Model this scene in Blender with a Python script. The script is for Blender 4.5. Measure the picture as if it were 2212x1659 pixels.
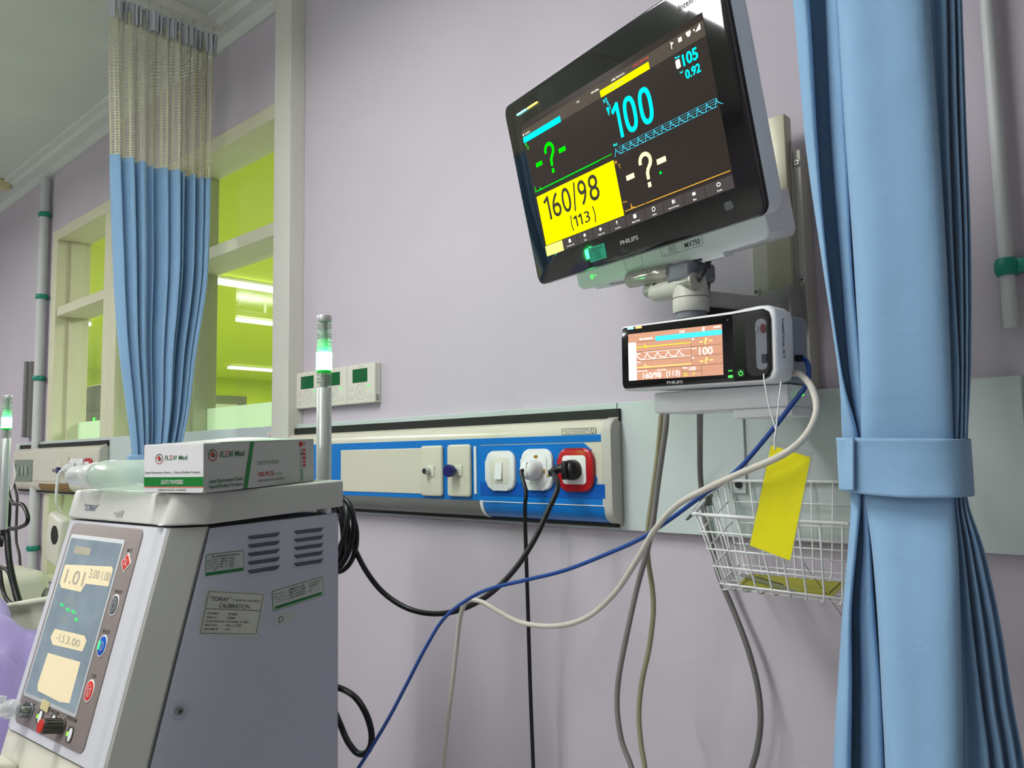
import bpy, bmesh, math, random
from mathutils import Vector, Matrix
random.seed(7)
for o in list(bpy.data.objects): bpy.data.objects.remove(o)
SC = bpy.context.scene
COL = SC.collection
PI = math.pi
R = math.radians

# ------------------------------------------------------------------ camera
IW, IH, FPX = 2212.0, 1659.0, 1695.65
YAW, PIT, ROL = 0.73945721, 0.0878539, -0.01757175
EYE = Vector((0, 0, 1.4))
_f = Vector((-math.sin(YAW) * math.cos(PIT), math.cos(YAW) * math.cos(PIT), math.sin(PIT)))
_r = Vector((math.cos(YAW), math.sin(YAW), 0))
_u = _r.cross(_f)
CR = _r * math.cos(ROL) + _u * math.sin(ROL)
CU = -_r * math.sin(ROL) + _u * math.cos(ROL)
cd = bpy.data.cameras.new('camera')
cd.sensor_width = 36.0
cd.lens = FPX / IW * 36.0
cd.clip_start = 0.02
cam = bpy.data.objects.new('camera', cd)
COL.objects.link(cam)
cam.matrix_world = Matrix(((CR.x, CU.x, -_f.x, EYE.x), (CR.y, CU.y, -_f.y, EYE.y), (CR.z, CU.z, -_f.z, EYE.z), (0, 0, 0, 1)))
SC.camera = cam

# ------------------------------------------------------------------ world, exposure
SC.view_settings.view_transform = 'Standard'
SC.view_settings.look = 'None'
SC.view_settings.exposure = 0.0
SC.view_settings.gamma = 1.0
SC.view_settings.use_curve_mapping = False
W = bpy.data.worlds.new('world')
SC.world = W
W.use_nodes = True
W.node_tree.nodes['Background'].inputs[0].default_value = (0.75, 0.8, 0.9, 1)
W.node_tree.nodes['Background'].inputs[1].default_value = 0.05

CEIL = 2.87      # ceiling height
D = 1.28         # distance of the back wall

def area(name, loc, sx, sy, power, col=(1, 1, 1), rot=(0, 0, 0)):
    l = bpy.data.lights.new(name, 'AREA')
    l.shape = 'RECTANGLE'; l.size = sx; l.size_y = sy; l.energy = power; l.color = col
    o = bpy.data.objects.new(name, l); COL.objects.link(o)
    o.location = loc; o.rotation_euler = rot
    return o

# this room: ceiling tube fixtures behind and beside the camera (fixtures are built further down)
ROOM_LAMPS = [(-1.25, -0.10, 24), (-1.25, -2.8, 31), (-3.9, -0.6, 28), (-6.6, -0.6, 24), (-1.25, -5.4, 60), (2.0, -5.4, 26)]  # last one is unseen, added to brighten surfaces that face right
for i, (x, y, p) in enumerate(ROOM_LAMPS):
    area('ceiling_lamp_light', (x, y, CEIL - 0.215), 0.2, 1.2, p, (1.0, 0.97, 0.97))
    area('ceiling_fill_uplight', (x, y, CEIL - 0.13), 0.2, 1.2, p * 1.0, (0.97, 1.0, 0.97), (PI, 0, 0))  # upward fill added to brighten the ceiling
# the room behind the window
NEXT_LAMPS = [(-5.66, 2.72, 1.25), (-8.34, 2.76, .14), (-11.02, 5.78, 1.25), (-5.66, 5.4, 1.25), (-2.97, 2.72, 1.25)]  # last one is out of view, added to light the window reveals
for i, (x, y, l) in enumerate(NEXT_LAMPS):
    area('tube_light', (x, y + l / 2, 2.73), 0.08, l, 105, (1.0, 1.0, 0.96))

# ------------------------------------------------------------------ geometry helpers
def at(px, py, X=None, Y=None, Z=None):
    d = _f + (px - IW / 2) / FPX * CR - (py - IH / 2) / FPX * CU
    k = (X - EYE.x) / d.x if X is not None else (Y - EYE.y) / d.y if Y is not None else (Z - EYE.z) / d.z
    return EYE + d * k

def s2l(c):
    c = c / 255.0
    return c / 12.92 if c <= 0.04045 else ((c + 0.055) / 1.055) ** 2.4

MATS = {}
def mat(name, rgb, rough=0.5, metal=0.0, emit=0.0, bump=0.0, bscale=60.0, var=0.0, coat=0.0, trans=0.0, alpha=1.0, ior=1.45, sheen=0.0, spec=0.5, evar=None):
    if name in MATS: return MATS[name]
    m = bpy.data.materials.new(name); m.use_nodes = True
    nt = m.node_tree; b = nt.nodes['Principled BSDF']
    c = (s2l(rgb[0]), s2l(rgb[1]), s2l(rgb[2]), 1)
    b.inputs['Base Color'].default_value = c
    b.inputs['Roughness'].default_value = rough
    b.inputs['Metallic'].default_value = metal
    b.inputs['Specular IOR Level'].default_value = spec
    b.inputs['IOR'].default_value = ior
    if coat: b.inputs['Coat Weight'].default_value = coat; b.inputs['Coat Roughness'].default_value = 0.05
    if trans: b.inputs['Transmission Weight'].default_value = trans
    if alpha < 1: b.inputs['Alpha'].default_value = alpha
    if emit:
        b.inputs['Emission Color'].default_value = c
        b.inputs['Emission Strength'].default_value = emit
    if bump or var:
        tc = nt.nodes.new('ShaderNodeTexCoord')
        n = nt.nodes.new('ShaderNodeTexNoise'); n.inputs['Scale'].default_value = bscale; n.inputs['Detail'].default_value = 4
        nt.links.new(tc.outputs['Object'], n.inputs['Vector'])
        if bump:
            bp = nt.nodes.new('ShaderNodeBump'); bp.inputs['Strength'].default_value = bump; bp.inputs['Distance'].default_value = 0.002
            nt.links.new(n.outputs['Fac'], bp.inputs['Height']); nt.links.new(bp.outputs['Normal'], b.inputs['Normal'])
        if var:
            n2 = nt.nodes.new('ShaderNodeTexNoise'); n2.inputs['Scale'].default_value = 3.0; n2.inputs['Detail'].default_value = 5
            nt.links.new(tc.outputs['Object'], n2.inputs['Vector'])
            mx = nt.nodes.new('ShaderNodeMixRGB'); mx.blend_type = 'MULTIPLY'; mx.inputs[1].default_value = c
            rp = nt.nodes.new('ShaderNodeValToRGB')
            rp.color_ramp.elements[0].position = 0.3; rp.color_ramp.elements[0].color = (1 - var, 1 - var, 1 - var, 1)
            rp.color_ramp.elements[1].position = 0.7; rp.color_ramp.elements[1].color = (1, 1, 1, 1)
            nt.links.new(n2.outputs['Fac'], rp.inputs['Fac']); nt.links.new(rp.outputs['Color'], mx.inputs[2]); mx.inputs[0].default_value = 1
            nt.links.new(mx.outputs[0], b.inputs['Base Color'])
    MATS[name] = m
    return m

def glass(name, tint=(1, 1, 1), rough=0.02, gl=0.12, haze=0.0, hazecol=(0.8, 0.9, 0.8)):
    if name in MATS: return MATS[name]
    m = bpy.data.materials.new(name); m.use_nodes = True
    nt = m.node_tree; nt.nodes.remove(nt.nodes['Principled BSDF']); out = nt.nodes['Material Output']
    t = nt.nodes.new('ShaderNodeBsdfTransparent'); t.inputs[0].default_value = (*tint, 1)
    g = nt.nodes.new('ShaderNodeBsdfGlossy'); g.inputs['Roughness'].default_value = rough
    mx = nt.nodes.new('ShaderNodeMixShader'); fr = nt.nodes.new('ShaderNodeLayerWeight'); fr.inputs[0].default_value = .5
    pw = nt.nodes.new('ShaderNodeMath'); pw.operation = 'POWER'; pw.inputs[1].default_value = 5.0
    mt = nt.nodes.new('ShaderNodeMath'); mt.operation = 'MULTIPLY_ADD'; mt.inputs[1].default_value = .9; mt.inputs[2].default_value = .04
    nt.links.new(fr.outputs['Facing'], pw.inputs[0]); nt.links.new(pw.outputs[0], mt.inputs[0]); nt.links.new(mt.outputs[0], mx.inputs[0])
    nt.links.new(t.outputs[0], mx.inputs[1]); nt.links.new(g.outputs[0], mx.inputs[2])
    last = mx
    if haze:
        d = nt.nodes.new('ShaderNodeBsdfTranslucent'); d.inputs[0].default_value = (*hazecol, 1)
        d2 = nt.nodes.new('ShaderNodeBsdfDiffuse'); d2.inputs[0].default_value = (*hazecol, 1)
        mm = nt.nodes.new('ShaderNodeMixShader'); mm.inputs[0].default_value = 0.5
        nt.links.new(d.outputs[0], mm.inputs[1]); nt.links.new(d2.outputs[0], mm.inputs[2])
        m2 = nt.nodes.new('ShaderNodeMixShader'); m2.inputs[0].default_value = haze
        nt.links.new(mx.outputs[0], m2.inputs[1]); nt.links.new(mm.outputs[0], m2.inputs[2]); last = m2
    nt.links.new(last.outputs[0], out.inputs[0])
    MATS[name] = m
    return m

def setp(o, label=None, cat=None, group=None, kind=None):
    if label: o['label'] = label
    if cat: o['category'] = cat
    if group: o['group'] = group
    if kind: o['kind'] = kind
    return o

def thing(name, label, cat, loc=(0, 0, 0), rotz=0.0, group=None, M=None):
    o = bpy.data.objects.new(name, None); COL.objects.link(o)
    if M is not None: o.matrix_world = M
    else: o.location = loc; o.rotation_euler = (0, 0, rotz)
    o.empty_display_size = 0.05
    return setp(o, label, cat, group)

def obj(name, bm, m, parent=None, smooth=None, label=None):
    me = bpy.data.meshes.new(name)
    bm.normal_update()
    bm.to_mesh(me); bm.free()
    for k in (m if isinstance(m, (list, tuple)) else [m]): me.materials.append(k)
    o = bpy.data.objects.new(name, me); COL.objects.link(o)
    if parent is not None: o.parent = parent
    if smooth is not None:
        try:
            me.shade_smooth() if smooth == 0 else me.set_sharp_from_angle(angle=R(smooth))
            if smooth:
                for p in me.polygons: p.use_smooth = True
        except Exception:
            for p in me.polygons: p.use_smooth = True
    if label: o['label'] = label
    return o

def struct(name, bm, m, smooth=None):
    o = obj(name, bm, m, None, smooth); o['kind'] = 'structure'; return o

def NB(): return bmesh.new()

def box(bm, x0, x1, y0, y1, z0, z1, bev=0.0, seg=2, M=None, mi=0):
    t = bmesh.new()
    v = [t.verts.new((x, y, z)) for x in (x0, x1) for y in (y0, y1) for z in (z0, z1)]
    for f in ((0, 1, 3, 2), (4, 6, 7, 5), (0, 4, 5, 1), (2, 3, 7, 6), (0, 2, 6, 4), (1, 5, 7, 3)): t.faces.new([v[i] for i in f])
    if bev: bmesh.ops.bevel(t, geom=t.edges[:], offset=min(bev, abs(x1 - x0) * .49, abs(y1 - y0) * .49, abs(z1 - z0) * .49), segments=seg, profile=0.5, affect='EDGES')
    merge(bm, t, M, mi); return bm

def merge(bm, t, M=None, mi=None):
    mp = {}
    for v in t.verts: mp[v] = bm.verts.new(M @ v.co if M is not None else v.co)
    for f in t.faces:
        try:
            g = bm.faces.new([mp[v] for v in f.verts]); g.smooth = f.smooth
            g.material_index = f.material_index if mi is None else mi
        except ValueError: pass
    t.free()

def rr(w, h, r, n=5, cx=0.0, cz=0.0):
    r = min(r, w / 2 - 1e-5, h / 2 - 1e-5); P = []
    for sx, sz, a0 in ((1, 1, 0), (-1, 1, 90), (-1, -1, 180), (1, -1, 270)):
        for i in range(n + 1):
            a = R(a0 + 90 * i / n)
            P.append((cx + sx * (w / 2 - r) + r * math.cos(a), cz + sz * (h / 2 - r) + r * math.sin(a)))
    return P

def prism(bm, pts, a0, a1, axis='y', bev=0.0, seg=2, M=None, mi=0, hole=None):
    """outline pts extruded from a0 to a1 along axis; outline in (x,z) for y, (y,z) for x, (x,y) for z"""
    def co(p, a): return (p[0], a, p[1]) if axis == 'y' else (a, p[0], p[1]) if axis == 'x' else (p[0], p[1], a)
    t = bmesh.new()
    A = [t.verts.new(co(p, a0)) for p in pts]; B = [t.verts.new(co(p, a1)) for p in pts]
    n = len(pts)
    for i in range(n): t.faces.new((A[i], A[(i + 1) % n], B[(i + 1) % n], B[i]))
    if hole is None:
        fa = t.faces.new(A[::-1]); fb = t.faces.new(B)
        if bev: bmesh.ops.bevel(t, geom=[e for f in (fa, fb) for e in f.edges], offset=bev, segments=seg, profile=0.5, affect='EDGES')
    else:
        A2 = [t.verts.new(co(p, a0)) for p in hole]; B2 = [t.verts.new(co(p, a1)) for p in hole]
        for i in range(n):
            j = (i + 1) % n
            t.faces.new((A2[i], A2[j], A[j], A[i])); t.faces.new((B[i], B[j], B2[j], B2[i])); t.faces.new((A2[j], A2[i], B2[i], B2[j]))
    bmesh.ops.recalc_face_normals(t, faces=t.faces[:])
    merge(bm, t, M, mi); return bm

def flat(bm, pts, y, M=None, mi=0):
    vs = [bm.verts.new((M @ Vector((p[0], y, p[1]))) if M is not None else (p[0], y, p[1])) for p in pts]
    f = bm.faces.new(vs); f.material_index = mi; return bm

def frect(bm, x0, x1, z0, z1, y, M=None, mi=0): return flat(bm, [(x0, z0), (x1, z0), (x1, z1), (x0, z1)], y, M, mi)

def lathe(bm, prof, n=24, M=None, mi=0, axis='z', cap=True):
    t = bmesh.new(); rings = []
    for r, h in prof:
        ring = []
        for i in range(n):
            a = 2 * PI * i / n; c, s = r * math.cos(a), r * math.sin(a)
            ring.append(t.verts.new((c, s, h) if axis == 'z' else (c, h, s) if axis == 'y' else (h, c, s)))
        rings.append(ring)
    for a, b in zip(rings[:-1], rings[1:]):
        for i in range(n): t.faces.new((a[i], a[(i + 1) % n], b[(i + 1) % n], b[i]))
    if cap: t.faces.new(rings[0][::-1]); t.faces.new(rings[-1])
    bmesh.ops.recalc_face_normals(t, faces=t.faces[:])
    for f in t.faces: f.smooth = len(f.verts) == 4
    merge(bm, t, M, mi); return bm

def spline(P, n=8, closed=False):
    P = [Vector(p) for p in P]; out = []; N = len(P)
    for i in range(N if closed else N - 1):
        p0 = P[(i - 1) % N] if closed or i > 0 else P[0] * 2 - P[1]
        p1 = P[i]; p2 = P[(i + 1) % N]
        p3 = P[(i + 2) % N] if closed or i + 2 < N else P[-1] * 2 - P[-2]
        for k in range(n):
            t = k / n
            out.append(0.5 * ((2 * p1) + (p2 - p0) * t + (2 * p0 - 5 * p1 + 4 * p2 - p3) * t * t + (3 * p1 - p0 - 3 * p2 + p3) * t ** 3))
    if not closed: out.append(P[-1].copy())
    return out

def tube(bm, P, r, n=10, closed=False, mi=0, cap=True):
    N = len(P); rings = []
    T = []
    for i in range(N):
        a = P[(i - 1) % N] if closed or i > 0 else P[i]; b = P[(i + 1) % N] if closed or i < N - 1 else P[i]
        T.append((b - a).normalized())
    ref = Vector((0, 0, 1)) if abs(T[0].z) < 0.9 else Vector((1, 0, 0))
    nrm = T[0].cross(ref).normalized()
    for i in range(N):
        nrm = (nrm - T[i] * nrm.dot(T[i])).normalized(); bn = T[i].cross(nrm)
        ri = r[i] if isinstance(r, (list, tuple)) else r
        rings.append([bm.verts.new(P[i] + (nrm * math.cos(2 * PI * k / n) + bn * math.sin(2 * PI * k / n)) * ri) for k in range(n)])
    for i in range(N if closed else N - 1):
        a, b = rings[i], rings[(i + 1) % N]
        for k in range(n):
            f = bm.faces.new((a[k], a[(k + 1) % n], b[(k + 1) % n], b[k])); f.smooth = True; f.material_index = mi
    if cap and not closed:
        bm.faces.new(rings[0][::-1]).material_index = mi; bm.faces.new(rings[-1]).material_index = mi
    return bm

_dg = None
TXT = {}
BOLD = .004
def text_polys(s):
    key = (s, BOLD)
    if key in TXT: return TXT[key]
    cu = bpy.data.curves.new('t', 'FONT'); cu.body = s; cu.size = 1.0; cu.resolution_u = 4; cu.offset = BOLD
    o = bpy.data.objects.new('t', cu); COL.objects.link(o)
    bpy.context.view_layer.update()
    me = o.evaluated_get(bpy.context.evaluated_depsgraph_get()).to_mesh()
    V = [tuple(v.co[:2]) for v in me.vertices]; F = [tuple(p.vertices) for p in me.polygons]
    bpy.data.objects.remove(o); bpy.data.curves.remove(cu)
    x0 = min(v[0] for v in V); x1 = max(v[0] for v in V); y0 = min(v[1] for v in V); y1 = max(v[1] for v in V)
    TXT[key] = ([((v[0] - x0) / (x1 - x0), (v[1] - y0) / max(1e-6, y1 - y0)) for v in V], F)
    return TXT[key]

def text(bm, s, x0, x1, z0, z1, y=0.0, M=None, mi=0, slant=0.0, vert=False):
    """writing fitted into a rectangle of the plane facing -Y"""
    V, F = text_polys(s); vs = []
    for a, b in V:
        if vert: x = x0 + b * (x1 - x0); z = z1 - a * (z1 - z0)
        else: x = x0 + a * (x1 - x0) + slant * b * (z1 - z0); z = z0 + b * (z1 - z0)
        p = Vector((x, y, z)); vs.append(bm.verts.new(M @ p if M is not None else p))
    for f in F:
        try: bm.faces.new([vs[i] for i in f]).material_index = mi
        except ValueError: pass
    return bm

def line(bm, pts, w, y, M=None, mi=0):
    for (x0, z0), (x1, z1) in zip(pts[:-1], pts[1:]):
        d = Vector((x1 - x0, z1 - z0)); L = d.length
        if L < 1e-7: continue
        d /= L; nx, nz = -d.y * w / 2, d.x * w / 2; ex, ez = d.x * w / 3, d.y * w / 3
        flat(bm, [(x0 - ex + nx, z0 - ez + nz), (x0 - ex - nx, z0 - ez - nz), (x1 + ex - nx, z1 + ez - nz), (x1 + ex + nx, z1 + ez + nz)], y, M, mi)
    return bm

def ring2(bm, cx, cz, rx, rz, w, y, n=20, M=None, mi=0, a0=0, a1=360):
    P = []
    for i in range(n + 1):
        a = R(a0 + (a1 - a0) * i / n); P.append((cx + rx * math.cos(a), cz + rz * math.sin(a)))
    return line(bm, P, w, y, M, mi)

def pose(yaw, tilt, roll, loc):
    return Matrix.Translation(Vector(loc)) @ Matrix.Rotation(yaw, 4, 'Z') @ Matrix.Rotation(tilt, 4, 'X') @ Matrix.Rotation(roll, 4, 'Y')

Rz = lambda a: Matrix.Rotation(a, 4, 'Z')
Tr = lambda x, y, z: Matrix.Translation((x, y, z))

# ------------------------------------------------------------------ materials
def wall_mat(name, rgb):
    m = mat(name, rgb, 0.75, bump=0.08, bscale=220, var=0.05, spec=0.2); return m
M_WALL = wall_mat('lavender_wall_paint', (194, 186, 197))
M_CEIL = mat('white_ceiling_paint', (208, 214, 208), 0.85, bump=0.05, bscale=150, var=0.06, spec=0.2)
M_TRIMW = mat('aged_white_paint', (206, 204, 196), 0.45, var=0.05, bump=0.03, bscale=40)
M_CREAM = mat('cream_plaster_frame', (208, 206, 178), 0.5, var=0.05)
M_LIME = mat('lime_wall_paint', (206, 221, 80), 0.8, spec=0.15, var=0.03)
M_BOARD = mat('pale_backing_board', (196, 206, 206), 0.35, var=0.05, bump=0.02, bscale=25)
M_BLACK = mat('matt_black', (14, 14, 14), 0.6)
M_SLOT = mat('dark_gap', (22, 24, 20), 0.6)
M_HWCREAM = mat('cream_enamel', (206, 203, 186), 0.3, coat=0.3, var=0.04)
M_BLUE = mat('blue_adhesive_film', (4, 112, 196), 0.3, coat=0.5, bump=0.25, bscale=40)
M_SILV = mat('satin_aluminium', (196, 200, 198), 0.36, metal=0.55)
M_SILV2 = mat('brushed_grey_metal', (140, 140, 138), 0.42, metal=0.6)
M_WPL = mat('white_plastic', (226, 227, 228), 0.3, coat=0.2)
M_WPL2 = mat('warm_white_plastic', (214, 212, 200), 0.35)
M_GREYPL = mat('grey_plastic', (104, 108, 116), 0.45)
M_RED = mat('red_plastic', (176, 12, 22), 0.28, coat=0.5)
M_CORD = mat('black_rubber', (16, 17, 18), 0.35)
M_GREY = mat('grey_cable_sheath', (128, 125, 123), 0.5)
M_OLIVE = mat('olive_grey_cable_sheath', (150, 146, 118), 0.5)
M_IVORY = mat('ivory_cable_sheath', (196, 192, 182), 0.45)
M_BCAB = mat('blue_cable_sheath', (24, 66, 140), 0.45)
M_YEL = mat('yellow_card', (214, 208, 6), 0.4, coat=0.4)
M_CLEAR = glass('clear_laminate', (0.92, 0.94, 0.92), 0.15, 0.08, haze=0.12, hazecol=(0.8, 0.82, 0.8))
M_GLASS = glass('window_pane_glass', (0.97, 1.0, 0.96), 0.01)
M_FROST = glass('frosted_glass_film', (0.6, 0.75, 0.6), 0.4, haze=0.85, hazecol=(0.62, 0.78, 0.6))

# ------------------------------------------------------------------ the room
ZH, ZSILL = 2.512, 0.868       # window head and sill
XW0, XW1 = -4.17, -2.10        # window opening
X0R, X1R, Y0R = -8.5, 4.6, -7.5
bm = NB()
box(bm, X0R, XW0, D, D + .14, 0, CEIL); box(bm, XW1, X1R, D, D + .14, 0, CEIL)
box(bm, XW0, XW1, D, D + .14, 0, ZSILL); box(bm, XW0, XW1, D, D + .14, ZH, CEIL)
struct('wall_back', bm, M_WALL)
bm = NB(); box(bm, X0R, X1R, Y0R, D, CEIL, CEIL + .1); struct('ceiling', bm, M_CEIL)
bm = NB(); box(bm, X0R, X1R, Y0R, D, -.1, 0); struct('floor', bm, mat('grey_vinyl_floor', (190, 190, 186), 0.4, var=0.1))
bm = NB(); box(bm, X0R - .1, X0R, Y0R, D + .14, 0, CEIL); struct('wall_left', bm, M_WALL)
bm = NB(); box(bm, X1R, X1R + .1, Y0R, D + .14, 0, CEIL); struct('wall_right', bm, M_WALL)
bm = NB(); box(bm, X0R - .1, X1R + .1, Y0R - .1, Y0R, 0, CEIL); struct('wall_front', bm, M_WALL)
# crown moulding, stepped
bm = NB()
prof = [(D, 2.818), (D, CEIL), (D - .11, CEIL), (D - .11, CEIL - .012), (D - .085, CEIL - .016), (D - .07, CEIL - .026), (D - .035, CEIL - .034), (D - .022, CEIL - .044), (D - .01, 2.818)]
prism(bm, prof, X0R, -2.085, 'x')
prism(bm, prof, -2.0, X1R, 'x')
struct('trim_1', bm, M_CEIL)
bm = NB(); box(bm, X0R, X1R, D - .012, D, 0, .1); struct('baseboard_back', bm, M_TRIMW)
# post right of the window
bm = NB(); box(bm, -2.084, -1.995, D - .05, D, 0, CEIL, .002); struct('trim_2', bm, M_TRIMW)
# pale board behind the bed head units
bm = NB()
box(bm, -4.6, -.876, D - .02, D, 1.25, 1.494, .001)
box(bm, -.874, -.207, D - .02, D, 1.25, 1.494, .001)
struct('trim_3', bm, M_BOARD)

# windows: frames with head, jambs, transom, mullion, sill and panes
def window(n, x0, x1, tl, tr, ztr=(2.089, 2.132)):
    bm = NB()
    t = .05; yb = D + .135
    box(bm, x0, x1, D - .012, yb, ZH - t, ZH, .002)
    box(bm, x0, x1, D - .012, yb, ZSILL - .02, ZSILL + .006, .002)
    box(bm, x0, x0 + tl, D - .012, yb, ZSILL, ZH - t, .002)
    box(bm, x1 - tr, x1, D - .012, yb, ZSILL, ZH - t, .002)
    box(bm, x0 + tl, x0 + tl + .012, D + .05, yb, ZSILL, ZH - t, .001)
    box(bm, x0 + tl, x1 - tr, D - .005, yb, ztr[0], ztr[1], .002)
    fr = obj('window_%d' % n, bm, M_CREAM); fr['kind'] = 'structure'
    bm = NB()
    box(bm, x0 + tl + .002, x1 - tr, D + .102, D + .108, ztr[1] - .004, ZH - t + .004)
    obj('upper_pane', bm, M_GLASS, fr)
    bm = NB()
    box(bm, x0 + tl + .002, x1 - tr, D + .102, D + .108, ZSILL, ztr[0] + .004)
    obj('lower_pane', bm, M_GLASS, fr)
    bm = NB()
    frect(bm, x0 + tl + .012, x1 - tr, ZSILL + .006, 1.583, D + .1)
    obj('frosted_film', bm, M_FROST, fr, label='frosted strip along the foot of the pane')
window(1, XW0, -3.435, .07, .071)
window(2, -3.435, -2.87, .072, .07)
window(3, -2.87, -2.084, .07, .01)

# the room behind the windows
NX0, NY1, NZ = -13.0, 9.5, 2.80
bm = NB(); box(bm, NX0 - .1, NX0, D + .14, NY1, 0, NZ + .1); struct('wall_next_left', bm, M_LIME)
bm = NB(); box(bm, NX0, X1R, NY1, NY1 + .1, 0, NZ + .1); struct('wall_next_back', bm, M_LIME)
bm = NB(); box(bm, X1R - .1, X1R, D + .14, NY1, 0, NZ + .1); struct('wall_next_right', bm, M_LIME)
bm = NB(); box(bm, NX0, X1R - .1, D + .141, NY1, NZ, NZ + .1); struct('ceiling_next', bm, M_LIME)
bm = NB(); box(bm, NX0, X1R - .1, D + .141, NY1, -.1, 0); struct('floor_next', bm, mat('pale_floor', (170, 176, 150), .5))
bm = NB(); box(bm, NX0, X0R, D + .04, D + .14, 0, NZ + .1); struct('wall_next_front', bm, M_LIME)
# door frame on the far wall
bm = NB()
box(bm, NX0, NX0 + .06, 7.0, 7.14, 0, 2.49); box(bm, NX0, NX0 + .06, 5.7, 5.84, 0, 2.49); box(bm, NX0, NX0 + .06, 5.84, 7.0, 2.35, 2.49)
dfr = struct('door_1', bm, mat('grey_door_frame', (118, 122, 104), .5))
bm = NB(); box(bm, NX0 + .001, NX0 + .03, 5.84, 7.0, 0, 2.35); obj('door_leaf', bm, mat('pale_green_door', (196, 206, 176), .5), dfr)
LAMP_W = mat('lit_tube_diffuser', (255, 255, 255), .5, emit=3.0)
LAMP_L = ['glowing ceiling tube seen through the glass nearest the white post, the larger and higher one',
          'short glowing ceiling tube seen in the left window under the transom',
          'thin glowing ceiling tube lower and further off behind the glass nearest the white post',
          'ceiling tube of the lime room far from the windows', 'ceiling tube deep in the lime room']
for i, (x, y, l) in enumerate(NEXT_LAMPS[:3]):
    t = thing('ceiling_tube_lamp', LAMP_L[i], 'ceiling lamp', (x, y + l / 2, 2.80), 0, 'tube lamps of the lime room')
    bm = NB(); box(bm, -.03, .03, -l / 2, l / 2, -.03, 0, .004); obj('housing', bm, M_WPL, t)
    bm = NB(); box(bm, -.045, .045, -l / 2, l / 2, -.062, -.03, .012, 3); obj('tube', bm, LAMP_W, t)
for i, (x, y, p) in enumerate(ROOM_LAMPS):
    t = thing('ceiling_tube_lamp', ['ceiling tube lamp nearest above the dialysis machine', 'ceiling tube lamp behind the camera', 'ceiling tube lamp above the second station', 'ceiling tube lamp at the far left of the room', 'ceiling tube lamp furthest behind the camera', 'ceiling tube lamp in the back right part of the room'][i], 'ceiling lamp', (x, y, CEIL), 0, 'tube lamps of the lavender room')
    bm = NB(); box(bm, -.1, .1, -.62, .62, -.19, -.14, .004)
    for yy in (-.45, .45): box(bm, -.006, .006, yy - .006, yy + .006, -.14, 0)
    obj('housing', bm, M_WPL, t)
    bm = NB(); box(bm, -.085, .085, -.6, .6, -.21, -.19, .008, 3); obj('diffuser', bm, mat('lit_diffuser', (255, 250, 245), .5, emit=4.0), t)
# unlit tube at the left edge of the ceiling
t = thing('ceiling_tube_lamp', 'unlit ceiling tube end at the left edge of the picture', 'ceiling lamp', (-4.95, 1.17, CEIL), 0)
bm = NB(); box(bm, -.35, .31, -.03, .03, -.035, 0, .006); obj('housing', bm, M_TRIMW, t)
bm = NB(); box(bm, .29, .325, -.034, .034, -.05, -.001, .006); obj('end_cap', bm, mat('yellowed_plastic', (206, 196, 150), .5), t)

# grey cabinet machine behind window 1
t = thing('equipment_cabinet', 'dark grey cabinet with a tiny green light seen through the left window', 'cabinet', (-5.6, 1.95, 0))
bm = NB(); box(bm, -.28, .33, 0, .4, 0, 1.895, .01); obj('body', bm, mat('dark_grey_enamel', (86, 92, 86), .5), t)
bm = NB(); box(bm, -.26, -.03, -.012, 0, 1.55, 1.78, .004); obj('front_panel', bm, mat('teal_grey_panel', (96, 126, 122), .5), t)
bm = NB(); box(bm, .02, .30, -.03, 0, 1.58, 1.72, .01); obj('lower_box', bm, mat('dark_grey_enamel', (86, 92, 86), .5), t)
G_LED = mat('green_led', (40, 255, 60), .4, emit=3)
bm = NB(); lathe(bm, [(.012, 0), (.012, -.006)], 10, Tr(.20, -.03, 1.665), axis='y'); obj('indicator', bm, G_LED, t)

# pipes
def pipe(name, label, P, r, clamps):
    t = thing(name, label, 'pipe', (P[0][0], P[0][1], 0))
    o = Vector((P[0][0], P[0][1], 0))
    bm = NB(); tube(bm, [Vector(p) - o for p in P], r, 14); obj('conduit', bm, mat('white_painted_pipe', (196, 198, 200), .45, var=.05), t, 30)
    for z in clamps:
        bm = NB(); lathe(bm, [(r + .003, z - .012), (r + .006, z - .006), (r + .006, z + .006), (r + .003, z + .012)], 14); box(bm, r, r + .02, -.006, .012, z - .01, z + .01, .002)
        obj('clamp', bm, mat('green_plastic', (20, 130, 110), .4), t, 30, label='green clamp')
pipe('wall_pipe', 'white vertical pipe with green clamps left of the far window', [(-4.24, 1.25, .05), (-4.24, 1.25, 2.78), (-4.24, 1.25, 2.80)], .022, (2.61, 2.2, 1.80, 0.99))
bm = NB()
pipe('wall_pipe', 'white vertical pipe right of the near blue curtain at the picture edge', [(-.214, 1.262, 1.56), (-.214, 1.262, 2.8), (-.214, 1.262, CEIL)], .0095, (1.646,))
# metal rail strip left
t = thing('wall_rail', 'slim vertical aluminium rail on the wall at the far left', 'rail', (-4.43, 1.265, 0))
bm = NB(); box(bm, -.03, .03, -.01, .015, 1.52, 1.90, .002); obj('rail', bm, M_SILV2, t)
bm = NB(); box(bm, -.012, .012, -.025, -.01, 1.52, 1.90, .002); obj('ridge', bm, M_SILV2, t)

# ------------------------------------------------------------------ bed head units on the back wall
def arc(cx, cz, r, a0, a1, n=8): return [(cx + r * math.cos(R(a0 + (a1 - a0) * i / n)), cz + r * math.sin(R(a0 + (a1 - a0) * i / n))) for i in range(n + 1)]
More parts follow.
